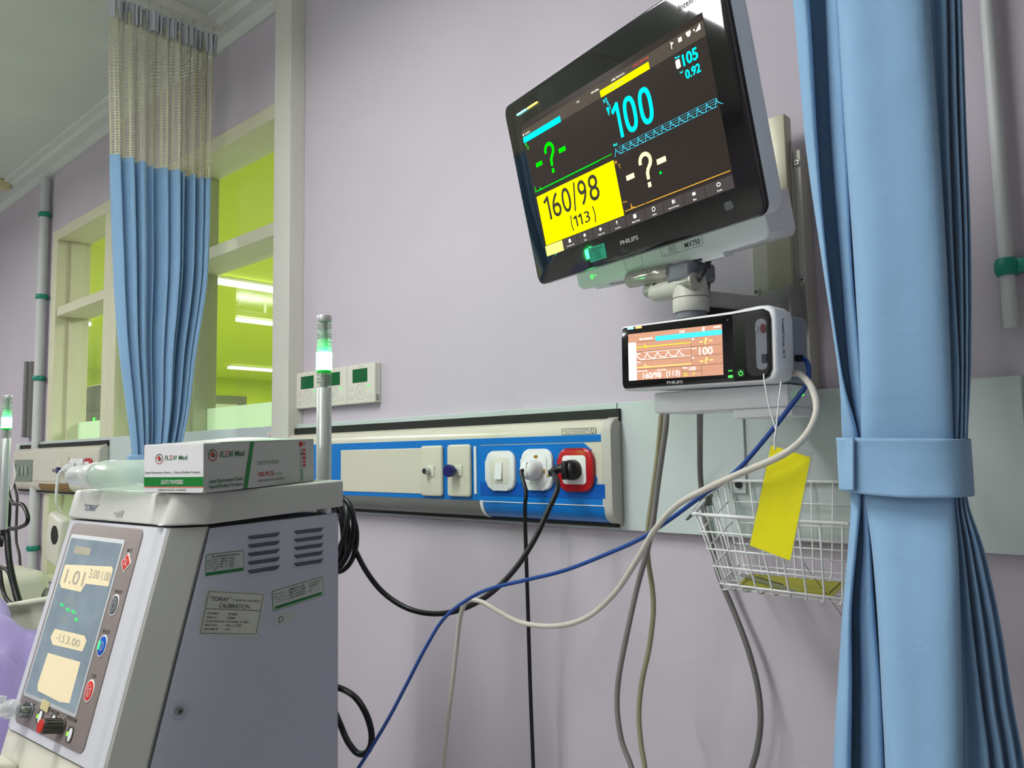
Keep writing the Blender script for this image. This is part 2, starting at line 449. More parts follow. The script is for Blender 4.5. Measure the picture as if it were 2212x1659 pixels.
# profile in (y, z): y = distance from the wall towards the room is D - y
YF = D - .055
prof_hw = [(D - .02, 1.462), (D - .025, 1.464)] + [(YF + .030 - .030 * math.sin(R(a)), 1.436 + .028 * math.cos(R(a))) for a in (0, 15, 30, 45, 60, 75, 90)] + \
    [(YF, 1.298)] + [(YF + .030 - .030 * math.cos(R(a)), 1.298 - .034 * math.sin(R(a))) for a in (15, 30, 45, 60, 75, 90)] + [(D - .02, 1.262)]

def plate(parent, x, z, w, h, r, m, name, inner=None, th=.009):
    bm = NB(); prism(bm, rr(w, h, r, 6, x, z), YF - th, YF, 'y', .004, 3)
    p = obj(name, bm, m, parent, 40)
    return p

def head_unit(label, x0, x1, blue):
    t = thing('bed_head_unit', label, 'wall trunking', (x0, D, 1.365)); t_l = Vector((x0, D, 1.365))
    I = Tr(-x0, -D, -1.365)
    def O(name, bm, m, sm=None, par=None, lab=None):
        bmesh.ops.transform(bm, matrix=I, verts=bm.verts[:]); return obj(name, bm, m, par or t, sm, lab)
    bm = NB(); prism(bm, prof_hw, x0, x1 - .022, 'x'); O('body', bm, M_HWCREAM, 35)
    bm = NB(); box(bm, x0, x1, D - .0285, D - .021, 1.458, 1.482); box(bm, x0, x1 - .01, D - .030, D - .0205, 1.2555, 1.270); O('dark_channel', bm, M_SLOT, lab='black gap above and below the body')
    bm = NB(); ep = [(p[0] - .002 if p[0] < D - .03 else p[0], p[1] + (.002 if p[1] > 1.36 else -.002)) for p in prof_hw]; prism(bm, ep, x1 - .022, x1, 'x', .004, 3); O('end_cap', bm, mat('pale_grey_end_cap', (186, 184, 176), .4), 35)
    return t, I, O

def rocker_plate(O, x, z):
    bm = NB(); prism(bm, rr(.0845, .084, .022, 6, x, z), YF - .010, YF, 'y', .005, 3); p = O('switch_plate', bm, M_WPL, 40)
    bm = NB(); prism(bm, rr(.056, .056, .008, 4, x, z), YF - .0105, YF - .0095, 'y', .0005); O('inset', bm, M_WPL2, 40, p)
    bm = NB(); prism(bm, [(YF - .0165, z - .018), (YF - .0105, z - .018), (YF - .0105, z + .018), (YF - .012, z + .018)], x - .010, x + .010, 'x', .0006); O('rocker', bm, M_WPL, None, p)
    return p
def socket_plate(O, x, z, red, spots=False):
    bm = NB(); prism(bm, rr(.0865 if red else .084, .084, .022, 6, x, z), YF - .010, YF, 'y', .005, 3); p = O('socket_plate', bm, M_RED if red else M_WPL, 40, None, 'red socket plate with a white centre' if red else None)
    bm = NB(); prism(bm, rr(.058, .056, .008, 4, x, z), YF - .0115, YF - .0095, 'y', .0006); O('inset', bm, M_WPL, 40, p)
    bm = NB(); lathe(bm, [(.021, YF - .0112), (.021, YF - .0125), (.0195, YF - .0125), (.0195, YF - .0112)], 28, Tr(x, 0, z), axis='y', cap=False); O('socket_rim', bm, M_WPL2, 40, p)
    if spots:
        bm = NB()
        for (ax, az, w, h) in ((.002, .026, .010, .006), (.024, -.004, .004, .010), (.034, -.012, .005, .005)): prism(bm, rr(w, h, .002, 2, x + ax, z + az), YF - .0122, YF - .0108)
        O('glue_spot', bm, mat('brown_glue_spots', (150, 110, 20), .5), None, p, 'brown glue spots')
    return p
def tall_plate(O, x, z, knob):
    bm = NB(); prism(bm, rr(.0735, .116, .008, 4, x, z), YF - .010, YF, 'y', .004, 3); p = O('outlet_plate', bm, M_HWCREAM, 40)
    bm = NB(); box(bm, x - .008, x + .014, YF - .0125, YF - .010, z - .012, z + .012, .001); O('terminal_block', bm, M_WPL2, None, p)
    if knob == 'blue':
        bm = NB(); lathe(bm, [(.005, YF - .0125), (.005, YF - .022), (.0135, YF - .024), (.0145, YF - .034), (.0125, YF - .038)], 20, Tr(x - .006, 0, z), axis='y'); O('call_knob', bm, mat('dark_blue_knob', (26, 26, 100), .25, coat=.5), 40, p, 'dark blue knob')
    else:
        bm = NB(); lathe(bm, [(.009, YF - .0125), (.009, YF - .020), (.0075, YF - .026)], 16, Tr(x - .004, 0, z), axis='y'); o = O('jack', bm, M_SILV, 40, p)
        bm = NB(); lathe(bm, [(.006, YF - .0255), (.006, YF - .0268)], 14, Tr(x - .004, 0, z), axis='y'); O('jack_hole', bm, M_BLACK, None, p)
    return p

X1 = -.866
t, I, O = head_unit('long bed head unit wrapped in blue film with a red socket, below the thermostats', -2.10, X1, True)
e = .0012
bm = NB(); box(bm, -2.05, -.882, YF - e, YF, 1.4195, 1.4330, 0); O('blue_stripe', bm, M_BLUE)
bm = NB()
box(bm, -2.0, -1.235, YF - e, YF, 1.299, 1.4195, 0); box(bm, -1.235, -1.214, YF - e, YF, 1.299, 1.4195, 0)
prism(bm, [(-1.214, 1.336), (-1.214, 1.4175), (-.930, 1.4175), (-.912, 1.404), (-.922, 1.388), (-.905, 1.378), (-.909, 1.360), (-.900, 1.348), (-.903, 1.336)], YF - e * 1.6, YF)
O('blue_film', bm, M_BLUE)
bm = NB(); box(bm, -1.214, -.882, YF - e * 2.0, YF, 1.311, 1.338, 0); O('film_overlap', bm, mat('deep_blue_film', (4, 84, 178), .3, coat=.5, bump=.2, bscale=50), lab='darker doubled strip of blue film')
bm = NB(); box(bm, -1.214, -.882, YF - e, YF, 1.2985, 1.311, 0); O('film_strip', bm, M_BLUE)
def lip(x0, x1, off):
    P = [(YF - off, 1.298)] + [(YF + .030 - (.030 + off) * math.cos(R(a)), 1.298 - (.034 + off) * math.sin(R(a))) for a in (15, 30, 45, 60, 75, 88)]
    Q = [(y + off * .9, z + off * .3) for y, z in P[::-1]]
    b = NB(); prism(b, P + Q, x0, x1, 'x'); return b
O('lower_film', lip(-1.205, -.882, .0022), M_BLUE, 35, lab='blue film over the curved lower edge')
O('lower_lip', lip(-1.85, -1.214, .0026), M_SILV2, 35, lab='bare silver lower lip')
O('lip_edge', lip(-1.215, -1.206, .0036), M_WPL, 35, lab='white curved edge strip')
bm = NB(); box(bm, -1.232, -1.2245, YF - .004, YF, 1.312, 1.4165, .001); O('white_divider', bm, M_WPL)
bm = NB(); box(bm, -1.204, -.882, YF - .0034, YF - .001, 1.2965, 1.2982); O('white_line', bm, M_WPL)
bm = NB(); box(bm, -1.727, -1.39, YF - .003, YF, 1.309, 1.4155, .001); O('cover_panel', bm, M_HWCREAM, lab='blank cream cover panel')
tall_plate(O, -1.367, 1.3625, 'jack'); tall_plate(O, -1.2755, 1.3635, 'blue')
rocker_plate(O, -1.149, 1.3635); socket_plate(O, -1.047, 1.3660, False, True); socket_plate(O, -.948, 1.3655, True)
# asset sticker
bm = NB(); Ms = Tr(0, 0, 0)
SX0, SX1, SZ0, SZ1 = -.985, -.901, 1.4350, 1.4465
bmS = NB(); frect(bmS, SX0, SX1, SZ0, SZ1, YF - .0008); stk = O('asset_sticker', bmS, mat('cream_sticker', (214, 212, 196), .4))
bm = NB(); y = YF - .0012
line(bm, [(SX0, SZ0), (SX1, SZ0), (SX1, SZ1), (SX0, SZ1), (SX0, SZ0)], .0006, y); line(bm, [(SX1 - .016, SZ0), (SX1 - .016, SZ1)], .0005, y); line(bm, [(SX0, (SZ0 + SZ1) / 2), (SX1 - .016, (SZ0 + SZ1) / 2)], .0005, y)
text(bm, 'L.1.E.1 : JASPERSO/DIKLAT/IKM', SX0 + .003, SX1 - .018, SZ0 + .0072, SZ0 + .0098, y); text(bm, 'RSUD  dr. SOEHADI PRIJO', SX0 + .010, SX1 - .022, SZ0 + .0016, SZ0 + .0042, y)
ring2(bm, SX1 - .008, (SZ0 + SZ1) / 2, .0034, .0040, .0012, y, 14)
O('print', bm, mat('dark_print', (40, 52, 44), .6), None, stk)

# plugs with cords
def cord_pts(P): return [at(p[0], p[1], Y=p[2]) for p in P]
SKX, SKZ = -1.026, 1.361
xw = Vector((-1.047, YF, 1.366)); xr = Vector((-.948, YF, 1.3655))
t = thing('power_cord', 'thin black cord with a white round plug in the middle socket, hanging straight down', 'power cord', tuple(xw))
bm = NB(); lathe(bm, [(.0205, -.0115), (.0212, -.026), (.0195, -.036), (.0145, -.043), (.007, -.046)], 28, axis='y'); box(bm, .002, .007, -.047, -.030, -.014, .016, .002, 2, Rz(0.0)); obj('plug', bm, M_WPL, t, 40, label='white round plug')
P = [xw + Vector((-.002, -.042, 0)), xw + Vector((-.004, -.050, -.006))] + cord_pts([(1136, 1062, 1.165), (1134, 1100, 1.165), (1136, 1180, 1.175), (1140, 1300, 1.19), (1146, 1500, 1.20), (1152, 1659, 1.2), (1156, 1800, 1.2), (1160, 2000, 1.2)])
bm = NB(); tube(bm, [p - xw for p in spline(P, 8)], .0040, 10); obj('cord', bm, M_CORD, t)

t = thing('power_cord', 'thick black cord from the red socket swinging left to a coil behind the dialysis machine', 'power cord', tuple(xr))
bm = NB(); lathe(bm, [(.019, -.0115), (.0195, -.026), (.016, -.034), (.009, -.038)], 24, axis='y'); box(bm, -.005, .005, -.046, -.032, -.018, .018, .003, 2)
tube(bm, spline([Vector((0, -.034, .004)), Vector((-.016, -.040, .002)), Vector((-.034, -.044, -.006))], 5), [.010, .010, .0095, .0092, .009, .0088, .0085, .0080, .0075, .007, .0068], 12); obj('plug', bm, M_CORD, t, 40, label='black round plug')
P = [xr + Vector((-.026, -.043, -.003))] + cord_pts([(1205, 1052, 1.14), (1183, 1105, 1.12), (1152, 1170, 1.10), (1110, 1232, 1.08), (1058, 1283, 1.06), (1000, 1315, 1.04), (940, 1326, 1.02), (880, 1314, 1.0), (828, 1280, .98), (790, 1232, .96), (762, 1175, .95), (745, 1120, .95), (738, 1090, .95), (722, 1080, .95)])
bm = NB(); tube(bm, [p - xr for p in spline(P, 8)], .0052, 10); obj('cord', bm, M_CORD, t)
bm = NB()
for k in range(8):
    c = at(718 + (k % 3) * 5, 1150 + (k * 7 % 5) * 3, Y=.915 + .009 * k); rx = .042 + .004 * (k % 4); rz = .058 + .005 * ((k * 3) % 4)
    tube(bm, [c - xr + Vector((rx * math.cos(a) + .01 * math.sin(a), .012 * math.sin(a + k), rz * math.sin(a))) for a in [2 * PI * i / 36 for i in range(36)]], .0052, 8, closed=True)
obj('coil', bm, M_CORD, t, label='bundle of coiled cord')
# low loop of cord behind the machine
c0 = at(735, 1487, Y=.9)
t = thing('loose_cable', 'black cable loop hanging low behind the dialysis machine', 'cable', tuple(c0))
P = cord_pts([(640, 1520, .72), (700, 1484, .86), (735, 1487, .9), (768, 1507, .9), (792, 1545, .9), (803, 1590, .9), (795, 1622, .9), (774, 1628, .9), (752, 1603, .9), (735, 1565, .9), (715, 1520, .87), (690, 1480, .82)])
bm = NB(); tube(bm, [p - c0 for p in spline(P, 8)], .0058, 10); obj('cable', bm, M_CORD, t)

# ---- second bed head unit, far left
t, I, O = head_unit('plain cream bed head unit at the far left below the left window', -4.50, -3.375, False)
bm = NB(); box(bm, -4.46, -4.2, YF - .004, YF, 1.305, 1.41, .002); g = O('switch_panel', bm, mat('grey_green_panel', (120, 132, 122), .4))
for k in range(3):
    bm = NB(); box(bm, -4.40 + k * .06, -4.375 + k * .06, YF - .012, YF - .004, 1.335, 1.38, .003); O('rocker', bm, mat('pale_grey_rocker', (150, 160, 150), .4), None, g)
bm = NB(); box(bm, -4.18, -3.86, YF - .003, YF, 1.31, 1.405, .001); O('cover_panel', bm, M_HWCREAM)
tall_plate(O, -3.86 + .03, 1.36, 'jack')
p = tall_plate(O, -3.75, 1.36, 'blue')
socket_plate(O, -3.66, 1.368, False); socket_plate(O, -3.585, 1.368, False); socket_plate(O, -3.49, 1.368, True)
O('lower_lip', lip(-4.1, -3.72, .0026), mat('brown_wood_lip', (128, 100, 52), .5), 35, lab='brown lower lip')
# white plug and socket brick
w0 = Vector((-3.66, YF, 1.368))
t = thing('power_cord', 'white cord and plug in the far bed head unit with a hanging extension socket', 'power cord', tuple(w0))
bm = NB(); lathe(bm, [(.0185, -.0115), (.0185, -.030), (.010, -.042)], 18, axis='y'); obj('plug', bm, M_WPL, t, 40)
bk = at(128, 1165, Y=1.22)
bm = NB(); tube(bm, [p - w0 for p in spline([w0 + Vector((-.01, -.036, 0)), w0 + Vector((-.03, -.05, -.03)), w0 + Vector((-.045, -.05, -.14)), bk + Vector((.01, 0, .12))], 8)], .006, 8); obj('cord', bm, M_WPL, t)
Mb = Tr(*(bk - w0)) @ Matrix.Rotation(R(12), 4, 'Y')
bm = NB(); box(bm, -.085, .085, -.03, .03, -.11, .11, .02, 3, Mb); b = obj('extension_socket', bm, M_WPL2, t, 35)
bm = NB(); lathe(bm, [(.04, -.0302), (.04, -.033)], 20, Mb @ Tr(.03, 0, .03), axis='y'); obj('socket_hole', bm, M_SLOT, b)

# ------------------------------------------------------------------ thermostats
def controller(x, z, label, dled=True):
    t = thing('thermostat', label, 'thermostat', (x, D, z), group='white wall controllers in a row')
    w, h = .120, .104
    bm = NB(); box(bm, -w / 2, w / 2, -.022, 0, -h / 2, h / 2, .003, 2); 
    obj('body', bm, M_WPL2, t)
    bm = NB(); box(bm, -.034, .030, -.0232, -.0222, .004, .040, .0008); obj('display', bm, mat('green_lcd', (18, 92, 48), .25), t)
    bm = NB(); y = -.0224
    ring2(bm, .0, -.022, .020, .020, .0007, y, 24); ring2(bm, 0, -.022, .006, .007, .0008, y, 16)
    for bx, bz in ((-.040, -.012), (-.040, -.036), (.040, -.036)): line(bm, [(bx - .009, bz - .004), (bx + .009, bz - .004), (bx + .007, bz + .004), (bx - .009, bz + .004), (bx - .009, bz - .004)], .0006, y)
    text(bm, 'DAIKIN', -.008, .008, .0455, .0478, y)
    obj('button_print', bm, mat('grey_print', (128, 130, 122), .6), t)
    bm = NB(); lathe(bm, [(.003, -.022), (.002, -.0235)], 10, Tr(.034, 0, -.006), axis='y'); obj('indicator', bm, G_LED, t, label='green light')
    bm = NB()
    for k in range(4): box(bm, w / 2 - .0002, w / 2 + .0004, -.017, -.007, -.046 + k * .0042, -.0445 + k * .0042)
    obj('vent', bm, M_SLOT, t)
    return t
controller(-1.938, 1.590, 'leftmost white wall thermostat, half hidden by the near beacon pole')
controller(-1.812, 1.590, 'middle white wall thermostat with a green display')
controller(-1.690, 1.590, 'right white wall thermostat, the one fully clear of the beacon pole')
# small clip on the backing board
bm = NB(); box(bm, -.012, .012, -.02, 0, -.010, .010, .003); box(bm, -.008, .000, -.026, -.019, -.006, .008, .002)
c = obj('wall_clip', bm, M_WPL2); c.location = (-2.105, D - .02, 1.466); setp(c, 'tiny clear plastic clip beside the left end of the bed head unit', 'clip')

# ------------------------------------------------------------------ vertical wall channel for the monitors
t = thing('wall_channel', 'aluminium vertical mounting channel on the wall behind the monitors', 'mounting rail', (-.5225, D, 1.4))
bm = NB(); prism(bm, rr(.043, .026, .002, 3, 0, -.047), .075, .545, 'z', .0012); obj('extrusion', bm, mat('warm_anodised_channel', (172, 168, 148), .38, metal=.2), t, 30)
bm = NB(); box(bm, -.0535, .0365, -.040, -.0, .075, .486, .001); box(bm, .0215, .0245, -.046, -.040, .075, .500, .0004); obj('back_plate', bm, mat('pale_anodised_plate', (186, 184, 174), .4, metal=.2), t)
for (sx, sz) in ((.0312, .464), (.0305, .270), (-.0475, .262)):
    bm = NB(); lathe(bm, [(.006, -.039), (.006, -.0425), (.0042, -.045)], 14, Tr(sx, 0, sz), axis='y'); sc = obj('screw', bm, M_SILV, t, 30, label='screw head')
    bm = NB(); box(bm, sx - .0035, sx + .0035, -.0456, -.0448, sz - .0006, sz + .0006); box(bm, sx - .0006, sx + .0006, -.0456, -.0448, sz - .0035, sz + .0035); obj('slot', bm, M_BLACK, sc)
t = thing('wall_bracket_strip', 'narrow pale strip with a black screw hanging above the wire basket', 'bracket', (-.6245, D - .02, 1.345))
bm = NB(); box(bm, -.012, .012, -.006, 0, -.02, .125, .001); obj('strip', bm, M_BOARD, t)
bm = NB(); lathe(bm, [(.006, -.006), (.006, -.010)], 14, Tr(0, 0, -.005), axis='y'); obj('screw', bm, M_BLACK, t, 30, label='black screw')
#PART3
# ------------------------------------------------------------------ curtains
def cloth_mat(name, rgb, net=False):
    m = bpy.data.materials.new(name); m.use_nodes = True
    nt = m.node_tree; b = nt.nodes['Principled BSDF']; out = nt.nodes['Material Output']
    c = (s2l(rgb[0]), s2l(rgb[1]), s2l(rgb[2]), 1)
    b.inputs['Base Color'].default_value = c; b.inputs['Roughness'].default_value = .85; b.inputs['Specular IOR Level'].default_value = .15
    b.inputs['Sheen Weight'].default_value = .2
    tc = nt.nodes.new('ShaderNodeTexCoord')
    n = nt.nodes.new('ShaderNodeTexNoise'); n.inputs['Scale'].default_value = 14; n.inputs['Detail'].default_value = 6
    nt.links.new(tc.outputs['Object'], n.inputs['Vector'])
    w = nt.nodes.new('ShaderNodeTexNoise'); w.inputs['Scale'].default_value = 900; nt.links.new(tc.outputs['Object'], w.inputs['Vector'])
    ad = nt.nodes.new('ShaderNodeMath'); ad.operation = 'MULTIPLY_ADD'; ad.inputs[1].default_value = .05
    nt.links.new(w.outputs['Fac'], ad.inputs[0]); nt.links.new(n.outputs['Fac'], ad.inputs[2])
    bp = nt.nodes.new('ShaderNodeBump'); bp.inputs['Strength'].default_value = .55; bp.inputs['Distance'].default_value = .007
    nt.links.new(ad.outputs[0], bp.inputs['Height']); nt.links.new(bp.outputs['Normal'], b.inputs['Normal'])
    tl = nt.nodes.new('ShaderNodeBsdfTranslucent'); tl.inputs[0].default_value = c
    mx = nt.nodes.new('ShaderNodeMixShader'); mx.inputs[0].default_value = .10
    nt.links.new(b.outputs[0], mx.inputs[1]); nt.links.new(tl.outputs[0], mx.inputs[2]); last = mx
    if net:
        uv = nt.nodes.new('ShaderNodeUVMap'); sp = nt.nodes.new('ShaderNodeSeparateXYZ'); nt.links.new(uv.outputs[0], sp.inputs[0])
        def band(sock, k, thr):
            a = nt.nodes.new('ShaderNodeMath'); a.operation = 'MULTIPLY'; a.inputs[1].default_value = k; nt.links.new(sp.outputs[sock], a.inputs[0])
            f = nt.nodes.new('ShaderNodeMath'); f.operation = 'FRACT'; nt.links.new(a.outputs[0], f.inputs[0])
            g = nt.nodes.new('ShaderNodeMath'); g.operation = 'GREATER_THAN'; g.inputs[1].default_value = thr; nt.links.new(f.outputs[0], g.inputs[0]); return g
        g1 = band(0, 52, .36); g2 = band(1, 56, .42)
        mu = nt.nodes.new('ShaderNodeMath'); mu.operation = 'MULTIPLY'; nt.links.new(g1.outputs[0], mu.inputs[0]); nt.links.new(g2.outputs[0], mu.inputs[1])
        tr = nt.nodes.new('ShaderNodeBsdfTransparent'); m2 = nt.nodes.new('ShaderNodeMixShader')
        nt.links.new(mu.outputs[0], m2.inputs[0]); nt.links.new(last.outputs[0], m2.inputs[1]); nt.links.new(tr.outputs[0], m2.inputs[2]); last = m2
    nt.links.new(last.outputs[0], out.inputs[0])
    return m
M_CLOTH = cloth_mat('sky_blue_curtain_cloth', (140, 178, 214))
M_NET = cloth_mat('cream_curtain_net', (204, 200, 174), True)
M_TAPE = cloth_mat('white_header_tape', (206, 208, 216))

def sheet(name, rows, m, parent, sub=5, vsub=4, label=None, jitter=0.0, seed=1, uvs=(1, 1), thick=.0012):
    """rows: list of lists of world points (same count); a smooth cloth surface through them"""
    rnd = random.Random(seed)
    G = [spline(r, sub) for r in rows]
    cols = [spline([g[i] for g in G], vsub) for i in range(len(G[0]))]
    nr, nc = len(cols[0]), len(cols)
    bm = NB(); uvl = bm.loops.layers.uv.new('UVMap')
    V = [[bm.verts.new(cols[i][j]) for i in range(nc)] for j in range(nr)]
    for j in range(nr - 1):
        for i in range(nc - 1):
            f = bm.faces.new((V[j][i], V[j][i + 1], V[j + 1][i + 1], V[j + 1][i])); f.smooth = True
            for l, (a, b_) in zip(f.loops, ((i, j), (i + 1, j), (i + 1, j + 1), (i, j + 1))): l[uvl].uv = (a / (nc - 1) * uvs[0], b_ / (nr - 1) * uvs[1])
    o = obj(name, bm, m, parent, 0, label)
    if thick:
        sm = o.modifiers.new('thickness', 'SOLIDIFY'); sm.thickness = thick; sm.offset = 0
    return o

# near curtain at the right: cross sections given by the fold edges at each height (image columns on the plane Y = .88), depth towards the camera
YC = .88
tn = thing('hospital_curtain', 'sky-blue curtain in the right foreground, gathered by a wide tie band', 'curtain', (-.25, YC, 0))
base = Vector((-.25, YC, 0))
dep = [.012, .016, -.030, -.036, -.004, .004, -.030, .038, .047, .042, .004, .012, -.012, .008, -.014, .004, -.016, -.012]
ROWS = [
 (-700, [1680, 1712, 1716, 1756, 1754, 1788, 1786, 1790, 1880, 1972, 1984, 2014, 2018, 2034, 2036, 2050, 2052, 2062]),
 (-150, [1705, 1735, 1740, 1780, 1778, 1806, 1804, 1810, 1902, 1992, 2004, 2034, 2038, 2054, 2056, 2068, 2069, 2075]),
 (0,    [1716, 1746, 1750, 1786, 1784, 1812, 1812, 1818, 1910, 1998, 2011, 2043, 2047, 2062, 2064, 2074, 2075, 2079]),
 (280,  [1740, 1762, 1765, 1798, 1797, 1826, 1828, 1835, 1926, 2016, 2026, 2048, 2052, 2068, 2070, 2082, 2083, 2088]),
 (560,  [1778, 1786, 1788, 1818, 1818, 1838, 1842, 1858, 1946, 2036, 2042, 2058, 2061, 2078, 2080, 2090, 2091, 2098]),
 (800,  [1812, 1818, 1820, 1836, 1836, 1858, 1862, 1866, 1956, 2046, 2050, 2070, 2072, 2080, 2082, 2090, 2091, 2097]),
 (940,  [1820, 1850, 1853, 1856, 1855, 1866, 1866, 1869, 1960, 2050, 2054, 2068, 2070, 2078, 2080, 2086, 2087, 2090]),
 (1070, [1838, 1858, 1861, 1864, 1862, 1870, 1872, 1876, 1966, 2052, 2056, 2066, 2068, 2075, 2078, 2083, 2084, 2088]),
 (1180, [1834, 1850, 1852, 1868, 1866, 1878, 1884, 1892, 1972, 2060, 2066, 2080, 2082, 2096, 2098, 2112, 2114, 2124]),
 (1330, [1822, 1838, 1842, 1866, 1858, 1886, 1896, 1904, 1980, 2064, 2072, 2096, 2098, 2120, 2124, 2144, 2146, 2158]),
 (1500, [1812, 1838, 1843, 1870, 1862, 1900, 1908, 1912, 1992, 2068, 2080, 2116, 2118, 2142, 2148, 2170, 2172, 2186]),
 (1660, [1804, 1836, 1844, 1874, 1862, 1906, 1916, 1920, 2000, 2070, 2084, 2134, 2138, 2166, 2172, 2196, 2198, 2214]),
 (2100, [1790, 1830, 1840, 1880, 1870, 1918, 1930, 1936, 2016, 2090, 2110, 2160, 2166, 2200, 2206, 2240, 2242, 2262]),
 (2900, [1770, 1820, 1834, 1880, 1870, 1930, 1944, 1950, 2040, 2120, 2140, 2200, 2206, 2250, 2256, 2300, 2302, 2330])]
rows = []
for py, xs in ROWS:
    k = {940: .55, 1070: .55, 800: .8, 1180: .8}.get(py, 1.0 + max(0, py - 1200) / 1200)
    row = []
    for x, dd in zip(xs, dep):
        p = at(x, py, Y=YC - dd * k) ; row.append(p - base)
    zz = sum(q.z for q in row) / len(row)
    zz = min(zz, CEIL - .05)
    for q in row: q.z = zz
    rows.append(row)
sheet('cloth', rows, M_CLOTH, tn, sub=6, vsub=5)
# tie band wrapped round the gathers
def band(parent, cpx, z0, z1, name='tie_band'):
    pass
L_ = at(1816, 945, Y=YC - .012); R_ = at(2092, 950, Y=YC - .012)
bm = NB(); pts = []
prof_b = [(1815, .022), (1832, .034), (1862, .040), (1900, .043), (1960, .046), (2020, .044), (2060, .037), (2084, .022), (2094, .004), (2092, -.02), (2060, -.03), (1960, -.035), (1860, -.03), (1826, -.012)]
loopb = [at(x, 1008, Y=YC - d_) for x, d_ in prof_b]
loopb = spline(loopb, 5, True); n_ = len(loopb)
def ztop(x): return 1.4 + (-.0 + .012) + 0 * x
zt0, zt1, zb0, zb1 = at(1816, 944, Y=YC - .02).z, at(2092, 948, Y=YC - .02).z, at(1816, 1056, Y=YC - .02).z, at(2092, 1073, Y=YC - .02).z
xa, xb = at(1816, 1000, Y=YC).x, at(2092, 1000, Y=YC).x
ring_rows = []
for q in (0, .06, .3, .6, .94, 1):
    rr_ = []
    for p in loopb:
        s_ = min(1, max(0, (p.x - xa) / (xb - xa)))
        zt = zt0 + (zt1 - zt0) * s_ ; zb = zb0 + (zb1 - zb0) * s_ - .003 * math.sin(PI * s_)
        off = .0012 * (1 if q in (0, 1) else 0)
        rr_.append(bm.verts.new(Vector((p.x, p.y - off, zt + (zb - zt) * q)) - base))
    ring_rows.append(rr_)
for a_, b_ in zip(ring_rows[:-1], ring_rows[1:]):
    for i in range(n_):
        f = bm.faces.new((a_[i], a_[(i + 1) % n_], b_[(i + 1) % n_], b_[i])); f.smooth = True
tb = obj('tie_band', bm, M_CLOTH, tn, 0, 'wide blue tie band')
tb.modifiers.new('t', 'SOLIDIFY').thickness = .0025
bm = NB(); fl = [at(1816, 946, Y=YC - .026) - base, at(1846, 946, Y=YC - .046) - base, at(1846, 1058, Y=YC - .046) - base, at(1816, 1057, Y=YC - .026) - base]
vs = [bm.verts.new(p) for p in fl]; bm.faces.new(vs)
tf = obj('band_end', bm, M_CLOTH, tn, None, 'folded end of the tie band'); tf.modifiers.new('t', 'SOLIDIFY').thickness = .002
# ceiling track of this curtain
bm = NB(); box(bm, -.285, -.255, -2.2, D, CEIL - .03, CEIL, .002); c = obj('curtain_track', bm, M_TRIMW); setp(c, 'white curtain track above the right foreground curtain', 'curtain track')

# far curtain: track square to the wall, X = -2.42
XT = -2.42
tn = thing('hospital_curtain', 'blue curtain with a cream net top, narrowing to a tie behind the glove box', 'curtain', (XT, 1.05, 0)); base = Vector((XT, 1.05, 0))
rnd = random.Random(5)
NF = 10
fold = []   # (t along width, x offset sign)
tt = 0
steps = [rnd.uniform(.6, 1.6) for _ in range(NF * 2)]
S = sum(steps); acc = 0
KP = [(0, .0)]
for k, st in enumerate(steps):
    acc += st / S; KP.append((acc, (.013 + rnd.uniform(0, .016)) * (1 if k % 2 == 0 else -1)))
def crow(z, y0, y1, amp, ski=0.0):
    out = []
    for k, (t_, dx) in enumerate(KP):
        y = y0 + (y1 - y0) * t_ + (.006 * math.sin(k * 2.3) * amp)
        out.append(Vector((XT + dx * amp + .02 * ski * (1 - t_), y, z)) - base)
    return out
def zz2(z0, z1, t_): return z0 + (z1 - z0) * t_
net = [crow(2.775, .868, 1.212, .55), crow(2.70, .868, 1.210, .8), crow(2.55, .872, 1.209, .95), crow(2.42, .878, 1.207, 1.0), crow(2.31, .882, 1.205, 1.0)]
sheet('net_panel', net, M_NET, tn, 4, 6, 'cream open-net top panel', uvs=(1, 1), thick=0)
KP_keep = KP
steps = [rnd.uniform(.7, 1.4) for _ in range(44)]; S = sum(steps); acc = 0; KP = [(0, 0.)]
for k, st in enumerate(steps):
    acc += st / S; KP.append((acc, (.010 + rnd.uniform(0, .006)) * (1 if k % 2 == 0 else -1)))
tape = [crow(2.812, .866, 1.214, .8), crow(2.79, .867, 1.213, .9), crow(2.742, .867, 1.212, 1.1)]
KP = KP_keep
tape = [[p + Vector((.002, 0, 0)) for p in r_] for r_ in tape]
sheet('header_tape', tape, M_TAPE, tn, 4, 3, 'white pleated header tape')
blue = [crow(2.313, .881, 1.206, 1.0), crow(2.2, .886, 1.204, 1.15), crow(2.0, .898, 1.199, 1.2), crow(1.87, .907, 1.184, 1.2), crow(1.73, .922, 1.162, 1.1), crow(1.56, .947, 1.143, .95), crow(1.46, .962, 1.124, .8), crow(1.41, .968, 1.112, .7), crow(1.35, .972, 1.108, .7), crow(1.2, .955, 1.13, .9), crow(.9, .93, 1.16, 1.0), crow(.4, .91, 1.18, 1.1)]
sheet('cloth', blue, M_CLOTH, tn, 4, 6)
bm = NB()
ringp = [Vector((XT + .033 * math.cos(a), 1.04 + .082 * math.sin(a), 0)) for a in [2 * PI * i / 28 for i in range(28)]]
rws = []
for z in (1.415, 1.41, 1.36, 1.34, 1.335):
    rws.append([bm.verts.new(Vector((p.x, p.y, z + .02 * (p.y - 1.0))) - base) for p in ringp])
for a_, b_ in zip(rws[:-1], rws[1:]):
    for i in range(28): bm.faces.new((a_[i], a_[(i + 1) % 28], b_[(i + 1) % 28], b_[i])).smooth = True
tb = obj('tie_band', bm, M_CLOTH, tn, 0); tb.modifiers.new('t', 'SOLIDIFY').thickness = .003
